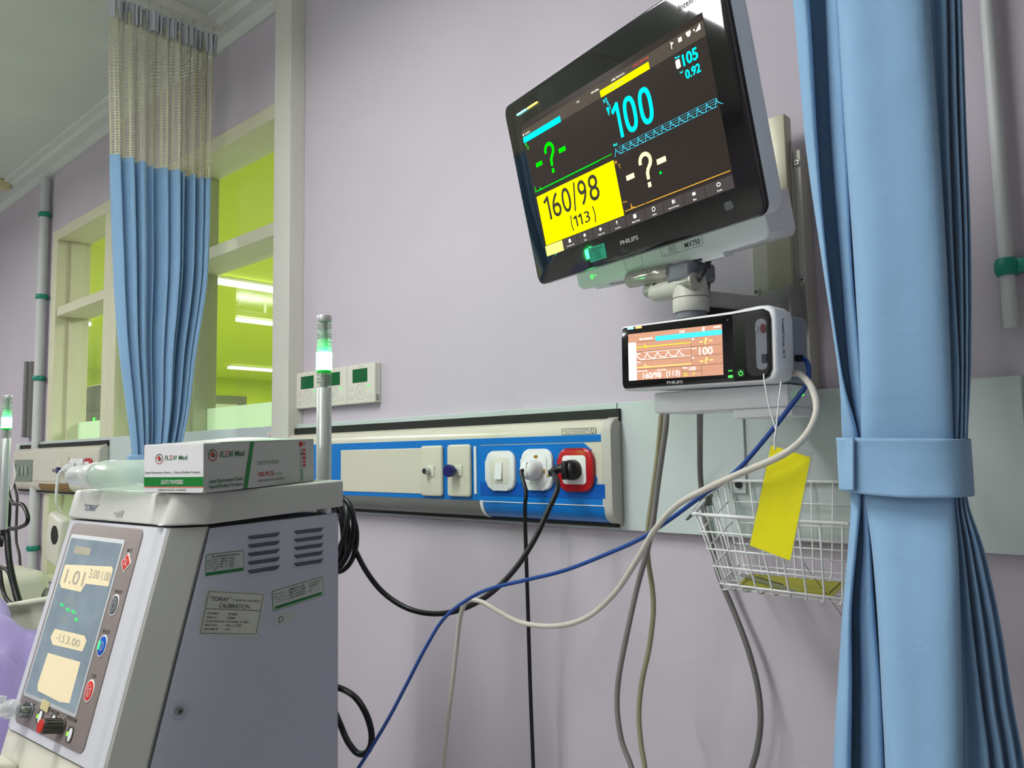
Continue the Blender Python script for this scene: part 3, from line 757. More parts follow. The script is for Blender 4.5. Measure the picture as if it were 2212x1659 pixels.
bm = NB(); box(bm, XT - .014, XT + .014, -2.6, 1.245, CEIL - .03, CEIL, .002); c = obj('curtain_track', bm, M_TRIMW); setp(c, 'white ceiling track carrying the far blue curtain with the net top', 'curtain track')
bm = NB()
for k in range(10):
    y = .88 + k * .0355
    bm2 = NB(); tube(bm2, [Vector((XT, y, 2.81)) - base, Vector((XT, y, 2.845)) - base], .0016, 6); obj('hook', bm2, M_SILV, tn)
bm.free()

# ------------------------------------------------------------------ dialysis machine
BE = .258
MX, MY, MR = -1.0926, .5457, R(4)
MM = Tr(MX, MY, 0) @ Rz(MR)
mach = thing('dialysis_machine', 'grey and white dialysis machine with a slanted screen at the lower left', 'dialysis machine', M=MM)
ZT0 = 1.303
M_HOUS = mat('light_grey_housing', (198, 200, 206), .38, bump=.02, bscale=300, var=.02)
M_SILG = mat('silver_grey_housing', (158, 160, 155), .45, bump=.05, bscale=500)
M_PANEL = mat('slate_grey_side_panel', (184, 186, 200), .42, bump=.03, bscale=400)
M_CAPS = mat('cap_plastic', (196, 197, 192), .45, bump=.04, bscale=400, var=.03)
M_LOWC = mat('cream_moulding', (214, 212, 196), .4)
def shear(bm, z0=ZT0, zstop=.85):
    for v in bm.verts:
        if v.co.y < .16:
            dz = max(v.co.z, zstop) - z0; v.co.y += dz * math.tan(BE)
    return bm
def sheared_prism(outline, z0, z1, bev=0.0, step=True):
    bm = NB()
    zs = [z1, .85, z0] if z0 < .85 < z1 else [z1, z0]
    for a_, b_ in zip(zs[:-1], zs[1:]): prism(bm, outline, b_, a_, 'z', 0)
    bmesh.ops.remove_doubles(bm, verts=bm.verts[:], dist=1e-5)
    return shear(bm)
# main core
obj('chassis', sheared_prism([(-.372, .225), (-.372, .03), (-.36, -.02), (-.045, -.02), (-.02, .004), (-.02, .225)], .06, 1.306), mat('dark_grey_chassis', (60, 62, 66), .5), mach, 30)
# side panel
prof_s = [(.004, 1.300), (.234, 1.3055), (.234, .08), (-.118 + .004, .08), (-.118 + .004, .85)]
bm = NB(); prism(bm, prof_s, -.014, 0, 'x', .002, 2); sidep = obj('side_panel', bm, M_PANEL, mach, 30)
bm = NB(); prism(bm, [(.238, 1.300), (.238, .08), (.232, .08), (.232, 1.300)], -.372, -.004, 'x'); obj('rear_panel', bm, M_PANEL, mach)
SM = Tr(0, 0, ZT0) @ Rz(PI / 2)       # side plane: local x = depth, z = height
for bx0, bx1, zz0 in ((.065, .121, -.0200), (.1475, .204, -.0195)):
    for k in range(5):
        z = zz0 - k * .0126
        bm = NB()
        # pressed slot: dark opening above, bright lip below
        prism(bm, [(bx0, z + .0005), (bx1, z + .0012), (bx1 - .002, z - .0035), (bx1 - .006, z - .0058), (bx0 + .004, z - .0060), (bx0 + .001, z - .004)], -.0006, .002, 'y', 0, M=SM)
        v = obj('vent_slot', bm, mat('vent_dark', (84, 86, 98), .6), sidep)
        bm = NB(); tube(bm, [SM @ Vector(p) for p in spline([(bx0 + .001, -.0004, z - .003), (bx0 + .004, -.0008, z - .0062), ((bx0 + bx1) / 2, -.0008, z - .0062), (bx1 - .006, -.0008, z - .0060), (bx1 - .001, -.0004, z - .0015)], 5)], .0011, 6); obj('vent_lip', bm, M_PANEL, v)
# screw in a shallow dish
bm = NB(); lathe(bm, [(.013, -.0002), (.0125, -.0012), (.011, -.0008), (.008, .0010)], 24, SM @ Tr(-.0385, 0, -.247), axis='y'); d_ = obj('screw_dish', bm, M_PANEL, sidep, 40)
bm = NB(); lathe(bm, [(.0055, 0), (.0055, -.0018), (.004, -.0028)], 16, SM @ Tr(-.0385, 0, -.247), axis='y'); obj('screw', bm, M_SILV2, d_, 30, 'screw head')
bm = NB(); y = -.0031; MS = SM @ Tr(-.0385, 0, -.247); frect(bm, -.003, .003, -.0006, .0006, y, MS); frect(bm, -.0006, .0006, -.003, .003, y, MS); obj('screw_cross', bm, M_BLACK, d_)
# silver grey chamfered corner
obj('corner_cover', sheared_prism([(-.030, -.0445), (-.0245, -.0430), (-.0015, -.0015), (-.0015, .0015), (-.016, .0015), (-.03, -.02)], .06, 1.3025), M_SILG, mach, 20, 'silver grey corner cover')
# front housing with soft groove
fo = [(-.374, .04), (-.372, .0), (-.366, -.028), (-.356, -.040), (-.340, -.0445), (-.062, -.0445), (-.057, -.0445), (-.053, -.0415), (-.047, -.0405), (-.042, -.0425), (-.038, -.0458), (-.034, -.0462), (-.0295, -.0448), (-.0295, -.02), (-.04, .0), (-.3, .04)]
hs = obj('front_housing', sheared_prism(fo, ZT0 - .3225 * math.cos(BE), 1.3025), M_HOUS, mach, 50)
lo = [(-.374, .04), (-.372, .0), (-.364, -.030), (-.350, -.041), (-.060, -.041), (-.0295, -.0435), (-.0295, -.02), (-.3, .04)]
obj('lower_cover', sheared_prism(lo, .06, ZT0 - .327 * math.cos(BE)), M_LOWC, mach, 50)
FM = Tr(-.1431, -.0441 - .0006, ZT0) @ Matrix.Rotation(-BE, 4, 'X')
def fz(s): return -s
# brown control panel
def frr(x0, x1, s0, s1, r): return rr(x1 - x0, s1 - s0, r, 4, (x0 + x1) / 2, -(s0 + s1) / 2)
M_BRN = mat('taupe_control_panel', (132, 122, 120), .42, var=.02)
bm = NB(); prism(bm, frr(-.1855, .051, .0045, .3095, .012), -.0012, .0006, 'y', .0003, M=FM); cp = obj('control_panel', bm, M_BRN, mach, 30, 'taupe control panel')
bm = NB(); prism(bm, frr(-.178, .0055, .023, .271, .004), -.0022, -.0008, 'y', .0004, M=FM); sb = obj('screen_surround', bm, mat('pale_screen_surround', (190, 194, 196), .35), cp, 30, 'pale screen surround')
# display
def disp_mat():
    m = bpy.data.materials.new('hazy_blue_screen'); m.use_nodes = True; nt = m.node_tree; b = nt.nodes['Principled BSDF']
    tc = nt.nodes.new('ShaderNodeTexCoord'); n = nt.nodes.new('ShaderNodeTexNoise'); n.inputs['Scale'].default_value = 26; n.inputs['Detail'].default_value = 6
    nt.links.new(tc.outputs['Object'], n.inputs['Vector']); rp = nt.nodes.new('ShaderNodeValToRGB')
    rp.color_ramp.elements[0].position = .35; rp.color_ramp.elements[0].color = (s2l(112), s2l(142), s2l(156), 1)
    rp.color_ramp.elements[1].position = .7; rp.color_ramp.elements[1].color = (s2l(150), s2l(176), s2l(188), 1)
    nt.links.new(n.outputs['Fac'], rp.inputs['Fac']); nt.links.new(rp.outputs[0], b.inputs['Emission Color']); b.inputs['Emission Strength'].default_value = .5
    b.inputs['Base Color'].default_value = (.12, .13, .14, 1); b.inputs['Roughness'].default_value = .35
    return m
bm = NB(); prism(bm, frr(-.1725, .001, .029, .2655, .002), -.0025, -.0020, 'y', M=FM); ds = obj('display', bm, disp_mat(), cp, None, 'hazy blue screen with cream fields')
DY = -.0029
M_CRM = mat('reading_field_cream', (216, 202, 168), .6, emit=.22); M_DIM = mat('screen_grey_print', (160, 156, 138), .6, emit=.12)
# cream fields on the screen, u across 0..1, v down 0..1
def DU(u): return -.1725 + u * .1735
def DV(v): return -(.029 + v * .2365)
def soft(pts): return [(DU(a), DV(b)) for a, b in pts]
bm = NB()
flat(bm, soft([(.04, .18), (.93, .145), (.97, .16), (.97, .265), (.55, .275), (.50, .33), (.10, .33), (.04, .30)]), DY, FM)
o = obj('reading_field', bm, M_CRM, ds)
bm = NB(); flat(bm, soft([(.22, .585), (.80, .575), (.86, .60), (.84, .665), (.26, .68), (.18, .64)]), DY, FM); obj('reading_field', bm, M_CRM, ds)
bm = NB(); flat(bm, soft([(.22, .735), (.86, .725), (.87, .96), (.70, .975), (.24, .965), (.2, .93)]), DY, FM); obj('reading_field', bm, M_CRM, ds)
bm = NB(); flat(bm, soft([(.14, .05), (.46, .05), (.46, .10), (.14, .10)]), DY, FM); obj('reading_field', bm, M_DIM, ds)
bm = NB()
text(bm, '1.01', DU(.12), DU(.50), DV(.295), DV(.205), DY - .0003, FM)
text(bm, '3.00', DU(.57), DU(.76), DV(.235), DV(.18), DY - .0003, FM)
text(bm, '1.00', DU(.80), DU(.955), DV(.235), DV(.18), DY - .0003, FM)
text(bm, '-1.5', DU(.30), DU(.46), DV(.65), DV(.605), DY - .0003, FM)
text(bm, '3.00', DU(.50), DU(.76), DV(.65), DV(.605), DY - .0003, FM)
text(bm, '210', DU(.30), DU(.44), DV(.41), DV(.375), DY - .0003, FM)
text(bm, '21', DU(.30), DU(.40), DV(.53), DV(.50), DY - .0003, FM)
obj('screen_print', bm, M_DIM, ds)
bm = NB()
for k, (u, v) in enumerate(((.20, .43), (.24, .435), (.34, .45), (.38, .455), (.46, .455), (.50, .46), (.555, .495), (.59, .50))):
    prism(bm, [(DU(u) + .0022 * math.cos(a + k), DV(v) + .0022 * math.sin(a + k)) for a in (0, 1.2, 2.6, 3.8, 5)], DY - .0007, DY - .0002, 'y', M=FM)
obj('reflected_light_dots', bm, mat('painted_green_reflection', (30, 230, 90), .4, emit=1.0), ds)  # green reflections on the screen, painted as glowing dots
# tape
bm = NB(); prism(bm, rr(.027, .014, .001, 2, 0, 0), -.0030, -.0024, 'y', M=FM @ Tr(-.094, 0, -.272) @ Matrix.Rotation(R(4), 4, 'Y')); obj('tape_piece', bm, mat('beige_tape', (196, 184, 140), .5), cp, None, 'piece of beige tape')
# round buttons
M_INK = mat('dark_print', (40, 52, 44), .6); M_WRING = mat('button_white_ring', (222, 222, 224), .4)
def fbutton(x, s, rx, rz, col, ringc=M_WRING, kind='', lab=None):
    bm = NB(); P = [(x + rx * math.cos(a), -s + rz * math.sin(a)) for a in [2 * PI * i / 28 for i in range(28)]]
    prism(bm, P, -.0022, -.001, 'y', .0003, M=FM); b = obj('button', bm, ringc, cp, 30, lab)
    bm = NB(); P = [(x + rx * .86 * math.cos(a), -s + rz * .88 * math.sin(a)) for a in [2 * PI * i / 28 for i in range(28)]]
    prism(bm, P, -.0027, -.002, 'y', .0003, M=FM); c_ = obj('button_face', bm, col, b, 30) if False else obj('button_face', bm, col, b, 30)
    bm = NB(); y = -.0030
    if kind == 'stand':
        ring2(bm, x, -s, rx * .6, rz * .6, .0007, y, 24, FM); ring2(bm, x, -s - .0004, rx * .34, rz * .34, .0008, y, 18, FM, 0, 120, 420); line(bm, [(x, -s + .0015), (x, -s + rz * .45)], .0009, y, FM)
    if kind == 'dial': line(bm, [(x + .002, -s + .006), (x - .003, -s), (x + .001, -s - .007), (x + .006, -s), (x + .002, -s + .006)], .0009, y, FM)
    if kind == 'stop': ring2(bm, x, -s, rx * .5, rz * .5, .0008, y, 24, FM); line(bm, [(x - .004, -s + .003), (x + .004, -s + .003), (x, -s - .006), (x - .004, -s + .003)], .0008, y, FM)
    obj('button_symbol', bm, M_WRING, b)
    return b
fbutton(.0258, .1150, .0125, .0150, mat('button_grey', (72, 80, 84), .35), kind='stand', lab='dark grey standby button')
b_ = fbutton(.0240, .1715, .0125, .0150, mat('button_blue', (20, 84, 184), .3), kind='dial', lab='blue dialyze button')
bm = NB(); prism(bm, rr(.004, .013, .002, 3, .0240 - .0075, -.1715), -.0034, -.0028, 'y', M=FM); obj('button_light', bm, mat('green_led_soft', (60, 235, 110), .4, emit=1.5), b_)
fbutton(.0232, .2320, .0125, .0150, mat('button_red', (206, 54, 34), .35), kind='stop', lab='red stop button')
# mute: diamond
bm = NB(); x, s = .0268, .0545; prism(bm, [(x, -s + .0145), (x + .0145, -s), (x, -s - .0145), (x - .0145, -s)], -.0022, -.001, 'y', .0004, M=FM); b = obj('button', bm, M_WRING, cp, None, 'red diamond mute button')
bm = NB(); k = .0118; prism(bm, [(x, -s + k), (x + k, -s), (x, -s - k), (x - k, -s)], -.0028, -.002, 'y', .0003, M=FM); obj('button_face', bm, mat('button_red', (206, 54, 34), .35), b)
bm = NB(); line(bm, [(x - .004, -s - .003), (x + .004, -s - .003), (x + .0025, -s + .004), (x - .0025, -s + .004), (x - .004, -s - .003)], .0008, -.0031, FM); line(bm, [(x - .005, -s + .005), (x + .005, -s - .006)], .0007, -.0031, FM); obj('button_symbol', bm, M_WRING, b)
bm = NB(); y = -.0015
text(bm, 'MUTE', .0200, .0345, -.0395, -.0345, y, FM); text(bm, 'STAND BY', .0150, .0390, -.0985, -.0935, y, FM)
text(bm, 'DIALYZE', .0130, .0345, -.1545, -.1495, y, FM); text(bm, 'STOP', .0170, .0295, -.2150, -.2100, y, FM)
text(bm, 'SYRINGE', -.166, -.148, -.2815, -.2780, y, FM); text(bm, 'PUMP', -.138, -.128, -.279, -.2755, y, FM)
text(bm, 'UF PUMP', -.112, -.092, -.2795, -.2755, y, FM); text(bm, 'SYRINGE PUMP', -.078, -.045, -.2770, -.2730, y, FM); text(bm, 'BLOOD PUMP', -.020, .012, -.2765, -.2720, y, FM)
ring2(bm, -.0278, -.290, .013, .013, .0008, y, 24, FM, 0, -60, 150)
obj('lettering', bm, M_INK, cp)
for x, s in ((-.1017, .2888), (-.0583, .2868), (.0027, .2930)):
    bm = NB(); prism(bm, rr(.017, .021, .006, 4, x, -s), -.0025, -.001, 'y', .0004, M=FM); b = obj('button', bm, mat('button_dark_base', (60, 66, 62), .4), cp, 30, 'small dark oval button with a green light')
    bm = NB(); P = [(x + .0025 + .0052 * math.cos(a), -s + .0090 * math.sin(a)) for a in [2 * PI * i / 20 for i in range(20)]]; prism(bm, P, -.0035, -.002, 'y', .0005, M=FM); obj('button_face', bm, M_WPL, b, 30)
    bm = NB(); P = [(x - .0055 + .0016 * math.cos(a), -s + .0028 * math.sin(a)) for a in [2 * PI * i / 12 for i in range(12)]]; prism(bm, P, -.0035, -.002, 'y', M=FM); obj('button_light', bm, mat('lime_led', (120, 255, 40), .4, emit=1.6), b)
# knobs
def knob(x, s, r, h, col, capcol, lab):
    K = FM @ Tr(x, 0, -s)
    bm = NB(); lathe(bm, [(r * 1.12, -.001), (r * 1.12, -.003), (r, -.004), (r * .92, -h)], 24, K, axis='y'); k = obj('knob', bm, col, cp, 30, lab)
    bm = NB(); lathe(bm, [(r * .93, -h), (r * .88, -h - .0015)], 24, K, axis='y'); obj('knob_cap', bm, capcol, k, 30)
    bm = NB()
    for i in range(14):
        a = 2 * PI * i / 14; box(bm, -.0007, .0007, -h + .003, -.004, r * .95, r * 1.05, 0, 1, K @ Matrix.Rotation(a, 4, 'Y'))
    obj('knob_ribs', bm, col, k)
knob(-.0278, .2875, .0098, .030, mat('dark_grey_knob', (74, 72, 64), .35), mat('red_knob_cap', (190, 44, 30), .4), 'grey knob with a red cap')
knob(-.138, .287, .0092, .018, mat('chrome', (150, 156, 158), .2, metal=.9), mat('chrome', (150, 156, 158), .2, metal=.9), 'chrome knob')
# clear luer tubing fitting in front of the chrome knob
K = FM @ Tr(-.150, -.022, -.286)
M_LUER = glass('clear_plastic_tubing', (.94, .96, .95), .1, haze=.45, hazecol=(.85, .87, .87))
cl = thing('tubing_connector', 'clear plastic tubing connector at the lower left corner of the dialysis panel', 'tube connector', tuple((MM @ K).translation))
KI = Tr(*(-(MM @ K).translation)) @ MM @ K
bm = NB(); lathe(bm, [(.013, 0), (.014, -.004), (.013, -.012), (.008, -.016), (.0075, -.03), (.0095, -.032), (.0095, -.042)], 20, KI @ Rz(R(35)), axis='y'); obj('fitting', bm, M_LUER, cl, 40)
bm = NB(); lathe(bm, [(.007, -.0), (.008, .01), (.007, .016)], 16, KI @ Tr(-.008, -.018, .0), axis='z'); obj('cap', bm, M_LUER, cl, 40)
bm = NB(); tube(bm, spline([KI @ Vector(p) for p in ((0, -.01, 0), (-.03, -.05, -.002), (-.08, -.09, -.01), (-.16, -.10, -.05), (-.20, -.08, -.16))], 8), .0045, 10); obj('tubing', bm, M_LUER, cl)
# cream clip brackets and chrome coupling on the lower cover
for x, s, w in ((-.165, .360, .06), (-.085, .385, .05)):
    bm = NB(); box(bm, x - w / 2, x + w / 2, -.035, .004, -s - .03, -s, .005, 3, FM); obj('clip_bracket', bm, M_LOWC, mach, 35)
bm = NB(); lathe(bm, [(.012, 0), (.012, -.012), (.009, -.014), (.009, -.028), (.011, -.03), (.011, -.038)], 20, FM @ Tr(-.21, -.01, -.375), axis='y'); obj('coupling', bm, mat('chrome', (150, 156, 158), .2, metal=.9), mach, 35)
# cap
co = [(-.380, .238), (-.380, .0), (-.374, -.028), (-.360, -.044), (-.340, -.0475), (-.060, -.0475), (-.052, -.0455), (-.044, -.0455), (-.036, -.0490), (-.028, -.0485), (-.020, -.0420), (.0005, -.0065), (.003, .000), (.003, .242), (-.37, .242)]
bm = NB(); prism(bm, co, 1.3060, 1.3505, 'z', .0035, 3)
for v in bm.verts:
    f_ = min(1.0, max(0.0, (.16 - v.co.y) / .16))
    v.co.y += (v.co.z - ZT0) * math.tan(BE) * f_
    v.co.z += .040 * max(0, v.co.y)
cap_o = obj('cap', bm, M_CAPS, mach, 40)
MG = MM
bm = NB()
def TORAY(bm, x0, x1, z0, z1, y, M):
    w = x1 - x0
    text(bm, 'TORAY', x0 + w * .09, x1 - w * .09, z0, z0 + (z1 - z0) * .86, y, M)
    line(bm, [(x0, z0 + (z1 - z0) * .62), (x0 + w * .06, z1)], w * .022, y, M); line(bm, [(x1 - w * .07, z0 + (z1 - z0) * .62), (x1, z1)], w * .022, y, M)
CFM = Tr(-.1431, -.0475 - .0004 + .0, ZT0) @ Matrix.Rotation(-BE, 4, 'X')
TORAY(bm, -.160, -.108, .0165, .0285, -.0006, CFM)
obj('brand_lettering', bm, mat('navy_print', (24, 30, 96), .5), cap_o)
M_STAIN = mat('grey_smear', (158, 156, 150), .6)
for q_, (sx_, sz_) in enumerate(((-.0500 + .012, .0165), (-.028, .0175), (-.045, .0200), (-.0335, .0215), (-.0255, .0225))):
    bm = NB(); r2 = random.Random(q_ + 20); prism(bm, [(sx_ + (.0045 + .003 * r2.random()) * math.cos(a), sz_ - .004 + (.0016 + .0014 * r2.random()) * math.sin(a)) for a in [2 * PI * i / 11 for i in range(11)]], -.0005, -.0001, 'y', M=CFM); obj('smear', bm, M_STAIN, cap_o)
# stickers on the side panel
def sticker(name, u0, u1, z0, z1, rot, m, r=.002):
    cx_, cz_ = (u0 + u1) / 2, (z0 + z1) / 2
    M = SM @ Tr(cx_, 0, cz_) @ Matrix.Rotation(R(-rot), 4, 'Y')
    w, h = u1 - u0, z1 - z0
    bm = NB(); prism(bm, rr(w, h, r, 3), -.0006, .0002, 'y', M=M); return obj(name, bm, m, sidep), M, w, h
M_STK = mat('silvery_sticker', (182, 188, 184), .35); M_GRN = mat('green_print', (22, 110, 52), .5); M_NAVY = mat('navy_print', (24, 30, 96), .5)
def clines(bm, x0, z0, w, n, dz, y, M, seed):
    r_ = random.Random(seed)
    for k in range(n):
        x = x0; P = []
        while x < x0 + w * (.7 + .3 * r_.random()): P.append((x, z0 - k * dz + r_.uniform(-.0008, .0010))); x += .0009
        line(bm, P, .00045, y, M)
# calibration sticker 1 (green border)
st, M, w, h = sticker('calibration_sticker', -.0035, .0578, -.0700, -.0397, 0, M_GRN)
bm = NB(); prism(bm, rr(w - .0016, h - .0016, .0015, 3), -.0008, -.0004, 'y', M=M); obj('sticker_face', bm, M_STK, st)
bm = NB(); frect(bm, -w / 2 + .001, w / 2 - .001, -h / 2 + .001, -h / 2 + .0048, -.0010, M); obj('green_band', bm, M_GRN, st)
bm = NB(); y = -.0012; text(bm, 'PT. Didi Kalibrasi Indonesia', -w / 2 + .010, w / 2 - .008, h / 2 - .0058, h / 2 - .0026, y, M)
for k, s_ in enumerate(('Nama Alat', 'No. Seri', 'Tanggal Kalibrasi', 'Kalibrasi Ulang')): text(bm, s_, -w / 2 + .002, -w / 2 + .011 + .0022 * len(s_) * .42, h / 2 - .0095 - k * .0036, h / 2 - .0078 - k * .0036, y, M)
for k, s_ in enumerate(('HEMODIALISA', '804XX09', '28 - 5 - 2024', '28 - 5 - 2025')): text(bm, s_, -.008, .0145, h / 2 - .0097 - k * .0036, h / 2 - .0074 - k * .0036, y - .0001, M, 0, .2)
line(bm, [(-.018, -h / 2 + .0085), (-.016, -h / 2 + .0066), (-.012, -h / 2 + .0115)], .0007, y, M); line(bm, [(.010, -h / 2 + .0065), (.013, -h / 2 + .0065), (.013, -h / 2 + .0090), (.010, -h / 2 + .0090), (.010, -h / 2 + .0065)], .0003, y, M)
obj('lettering', bm, M_INK, st)
# sticker 2 tilted
st, M, w, h = sticker('calibration_sticker', .1082, .2040, -.1330, -.1020, 6.0, M_GRN)
bm = NB(); prism(bm, rr(w - .0016, h - .0016, .0015, 3), -.0008, -.0004, 'y', M=M); obj('sticker_face', bm, M_STK, st)
bm = NB(); frect(bm, -w / 2 + .003, w / 2 - .004, -h / 2 + .0025, -h / 2 + .0070, -.0010, M); obj('green_band', bm, M_GRN, st)
bm = NB()
for k, s_ in enumerate(('Nama Alat', 'No. Seri', 'Tanggal Kalibrasi', 'Kalibrasi Ulang')): text(bm, s_, -w / 2 + .003, -w / 2 + .012 + .0011 * len(s_), h / 2 - .0065 - k * .0042, h / 2 - .0045 - k * .0042, y, M)
for k, s_ in enumerate(('HEMODIALISA', '80XX 44', '25/10/2022', '25/10/2023')): text(bm, s_, -.018, .012, h / 2 - .0068 - k * .0042, h / 2 - .0038 - k * .0042, y - .0001, M, 0, .2)
text(bm, 'PT. Didi Kalibrasi Indonesia', .020, w / 2 - .003, h / 2 - .006, h / 2 - .0035, y, M); clines(bm, .020, h / 2 - .0085, .024, 2, .0022, y, M, 3)
line(bm, [(.020, -.0005), (.0215, -.003), (.025, .003)], .0007, y, M); line(bm, [(.036, -.003), (.039, -.003), (.039, -.0), (.036, -.0), (.036, -.003)], .0003, y, M)
obj('lettering', bm, M_INK, st)
# big calibration label
bm = NB(); y = -.0006
P = [(-.0006, -.0897), (.0950, -.1060), (.0815, -.1700), (-.0125, -.1500)]
P = [(-.0010, -.0893), (.0958, -.1085), (.0820, -.1713), (-.0137, -.1490)]
prism(bm, P, -.0006, .0002, 'y', .0001, M=SM); st = obj('calibration_label', bm, mat('cream_label', (196, 198, 186), .4), sidep, None, 'cream calibration label set crooked')
# in-plane frame of that label
ox, oz = P[0]; ax_ = Vector((P[1][0] - ox, P[1][1] - oz)); ay_ = Vector((P[3][0] - ox, P[3][1] - oz))
LMx = Matrix(((ax_.x, 0, -ay_.x, ox), (0, 1, 0, 0), (ax_.y, 0, -ay_.y, oz), (0, 0, 0, 1)))
ML = SM @ LMx   # x: 0..1 across, z: 0..-1 down
bm = NB(); y = -.0010
TORAY(bm, .07, .42, -.24, -.13, y, ML)
obj('brand_lettering', bm, M_NAVY, st)
bm = NB(); 
text(bm, 'PT. ABADINUSA USAHASEMESTA', .45, .93, -.215, -.175, y, ML); text(bm, 'CALIBRATION', .24, .76, -.385, -.29, y, ML)
line(bm, [(.04, -.42), (.96, -.42)], .012, y, ML)
for q0, q1 in (((.04, -.03), (.96, -.03)), ((.04, -.97), (.96, -.97))): line(bm, [q0, q1], .010, y, ML)
for q0, q1 in (((.035, -.04), (.035, -.96)), ((.965, -.04), (.965, -.96))): line(bm, [q0, q1], .008, y, ML)
for k, (a_, b_) in enumerate((('INSTRUMENT', 'TR-8000'), ('SERIAL NO', '504A44'), ('CALIBRATION DATE', 'November 12, 2022'), ('VALID UNTIL', 'Nov 12, 2023'), ('PERFORMED BY', 'Dedy'))):
    z = -.50 - k * .088; text(bm, a_, .08, .08 + .019 * len(a_), z - .045, z, y, ML); text(bm, ': ' + b_, .40, .42 + .022 * len(b_), z - .052, z + .006, y, ML)
obj('lettering', bm, M_INK, st)
# small white sticker (the code on it is left out)
st, M, w, h = sticker('small_sticker', .1118, .1475, -.1590, -.1430, 4, M_STK, .0005)
bm = NB(); ring2(bm, -.0068, 0, .0036, .0040, .0010, -.0008, 18, M, 0, -80, 220); line(bm, [(-.0104, .002), (-.0104, -.0045), (-.0068, -.0042)], .0010, -.0008, M); line(bm, [(-.0025, -.003), (-.0010, .003)], .0004, -.0008, M); obj('logo', bm, M_INK, st)

# ---- beacon pole on the machine
def beacon(name, label, x, y, ztop, zbot, r, light, grp):
    t = thing(name, label, 'signal light', (x, y, zbot), group=grp)
    S_ = .00082 * r / .0132
    def seg(nm, a, b, rr_, m, lab=None, sm=30):
        bm = NB(); za, zb = ztop - zbot - a * S_, ztop - zbot - b * S_
        lathe(bm, [(rr_ * .96, zb), (rr_, zb + .0012), (rr_, za - .0012), (rr_ * .96, za)], 28); return obj(nm, bm, m, t, sm, lab)
    seg('top_cap', 0, 13, r, M_SILV)
    M_LENS = glass('clear_lens', (.93, .96, .94), .12, haze=.14, hazecol=(.7, .78, .74))
    for a, b in ((13, 34), (35, 53), (54, 80), (124, 158)): seg('lens', a, b, r * .96, M_LENS, 'unlit clear lens')
    for a in (20, 27, 42, 48, 60, 68, 76, 130, 138, 146):
        bm = NB(); zc = ztop - zbot - a * S_; tube(bm, [Vector((r * .965 * math.cos(q), r * .965 * math.sin(q), zc)) for q in [2 * PI * i / 24 for i in range(24)]], .0005, 5, True); obj('lens_ring', bm, M_SILV2, t)
    seg('core', 13, 158, r * .45, mat('lens_core', (150, 156, 152), .5))
    seg('green_base', 117, 126, r * .98, mat('green_tint_lens', (10, 150, 30), .3, emit=.6))
    seg('lit_lens', 81, 120, r * 1.04, light, 'glowing green lens')
    seg('tube', 158, (ztop - zbot) / S_, r, M_SILV, 'brushed aluminium tube')
    return t
M_BEACON = mat('beacon_green_light', (60, 255, 130), .4, emit=70)
p = at(700, 860, Y=.800)
bc = beacon('signal_beacon', 'tall aluminium signal pole with a lit green lens behind the glove box', p.x, p.y, 1.6505, 1.15, .0132, M_BEACON, 'green signal beacons')
p = at(14, 920, Y=.72)
beacon('signal_beacon', 'distant green signal beacon at the far left edge', p.x, p.y, at(14, 855, Y=.72).z, 1.2, .0132, M_BEACON, 'green signal beacons')

# ------------------------------------------------------------------ glove box
BOLD = .010
BYAW, BTIL = R(19.37), R(1.7)
BW, BL, BH = .113, .2463, .0695
BM = Tr(-1.0598, .5228, 1.3520) @ Rz(BYAW) @ Matrix.Rotation(BTIL, 4, 'X')
gb = thing('glove_box', 'grey and white cardboard box of latex gloves on the dialysis machine', 'box', M=BM)
bm = NB(); box(bm, -BW, 0, .0006, BL, 0, BH, .0008, 1); obj('carton', bm, mat('grey_carton', (186, 187, 184), .45), gb)
bm = NB(); prism(bm, [(-BW + .0005, .001), (-.004, .0005), (-.0012, .004), (-.0005, BH - .0005), (-BW + .0005, BH - .001)], -.0006, .0008, 'y', .0002); wf = obj('end_flap', bm, mat('white_carton', (226, 227, 230), .35), gb, None, 'white end flap')
bm = NB(); P = []
for j in range(9):
    for i in range(7): P.append((i, j))
V = {}
for i, j in P:
    u, v = i / 6, j / 8; V[i, j] = bm.verts.new((-BW + u * BW, .03 + v * (BL - .031), BH + .0008 + .006 * math.sin(PI * v) * math.sin(PI * min(1, u * 1.0)) + (.003 * v if u > .8 else 0) * 0))
for i in range(6):
    for j in range(8): bm.faces.new((V[i, j], V[i + 1, j], V[i + 1, j + 1], V[i, j + 1])).smooth = True
o = obj('top_flap', bm, mat('grey_carton', (186, 187, 184), .45), gb); o.modifiers.new('t', 'SOLIDIFY').thickness = .0008
def fx(u): return -BW + u * BW
def fv(v): return BH * (1 - v)
M_GRNB = mat('carton_green', (10, 122, 44), .4); M_REDP = mat('carton_red', (190, 30, 40), .45); M_GRP = mat('carton_green_text', (14, 96, 56), .45); M_GRPL = mat('carton_pale_green', (96, 160, 110), .45); M_GRYP = mat('carton_grey_text', (110, 112, 110), .5)
y = -.0010
bm = NB(); frect(bm, fx(0.004), fx(.994), fv(.865), fv(.675), y); obj('green_band', bm, M_GRNB, wf)
bm = NB(); frect(bm, fx(0.004), fx(.994), fv(.89), fv(.87), y); obj('red_line', bm, mat('pink_red_line', (220, 110, 100), .45), wf)
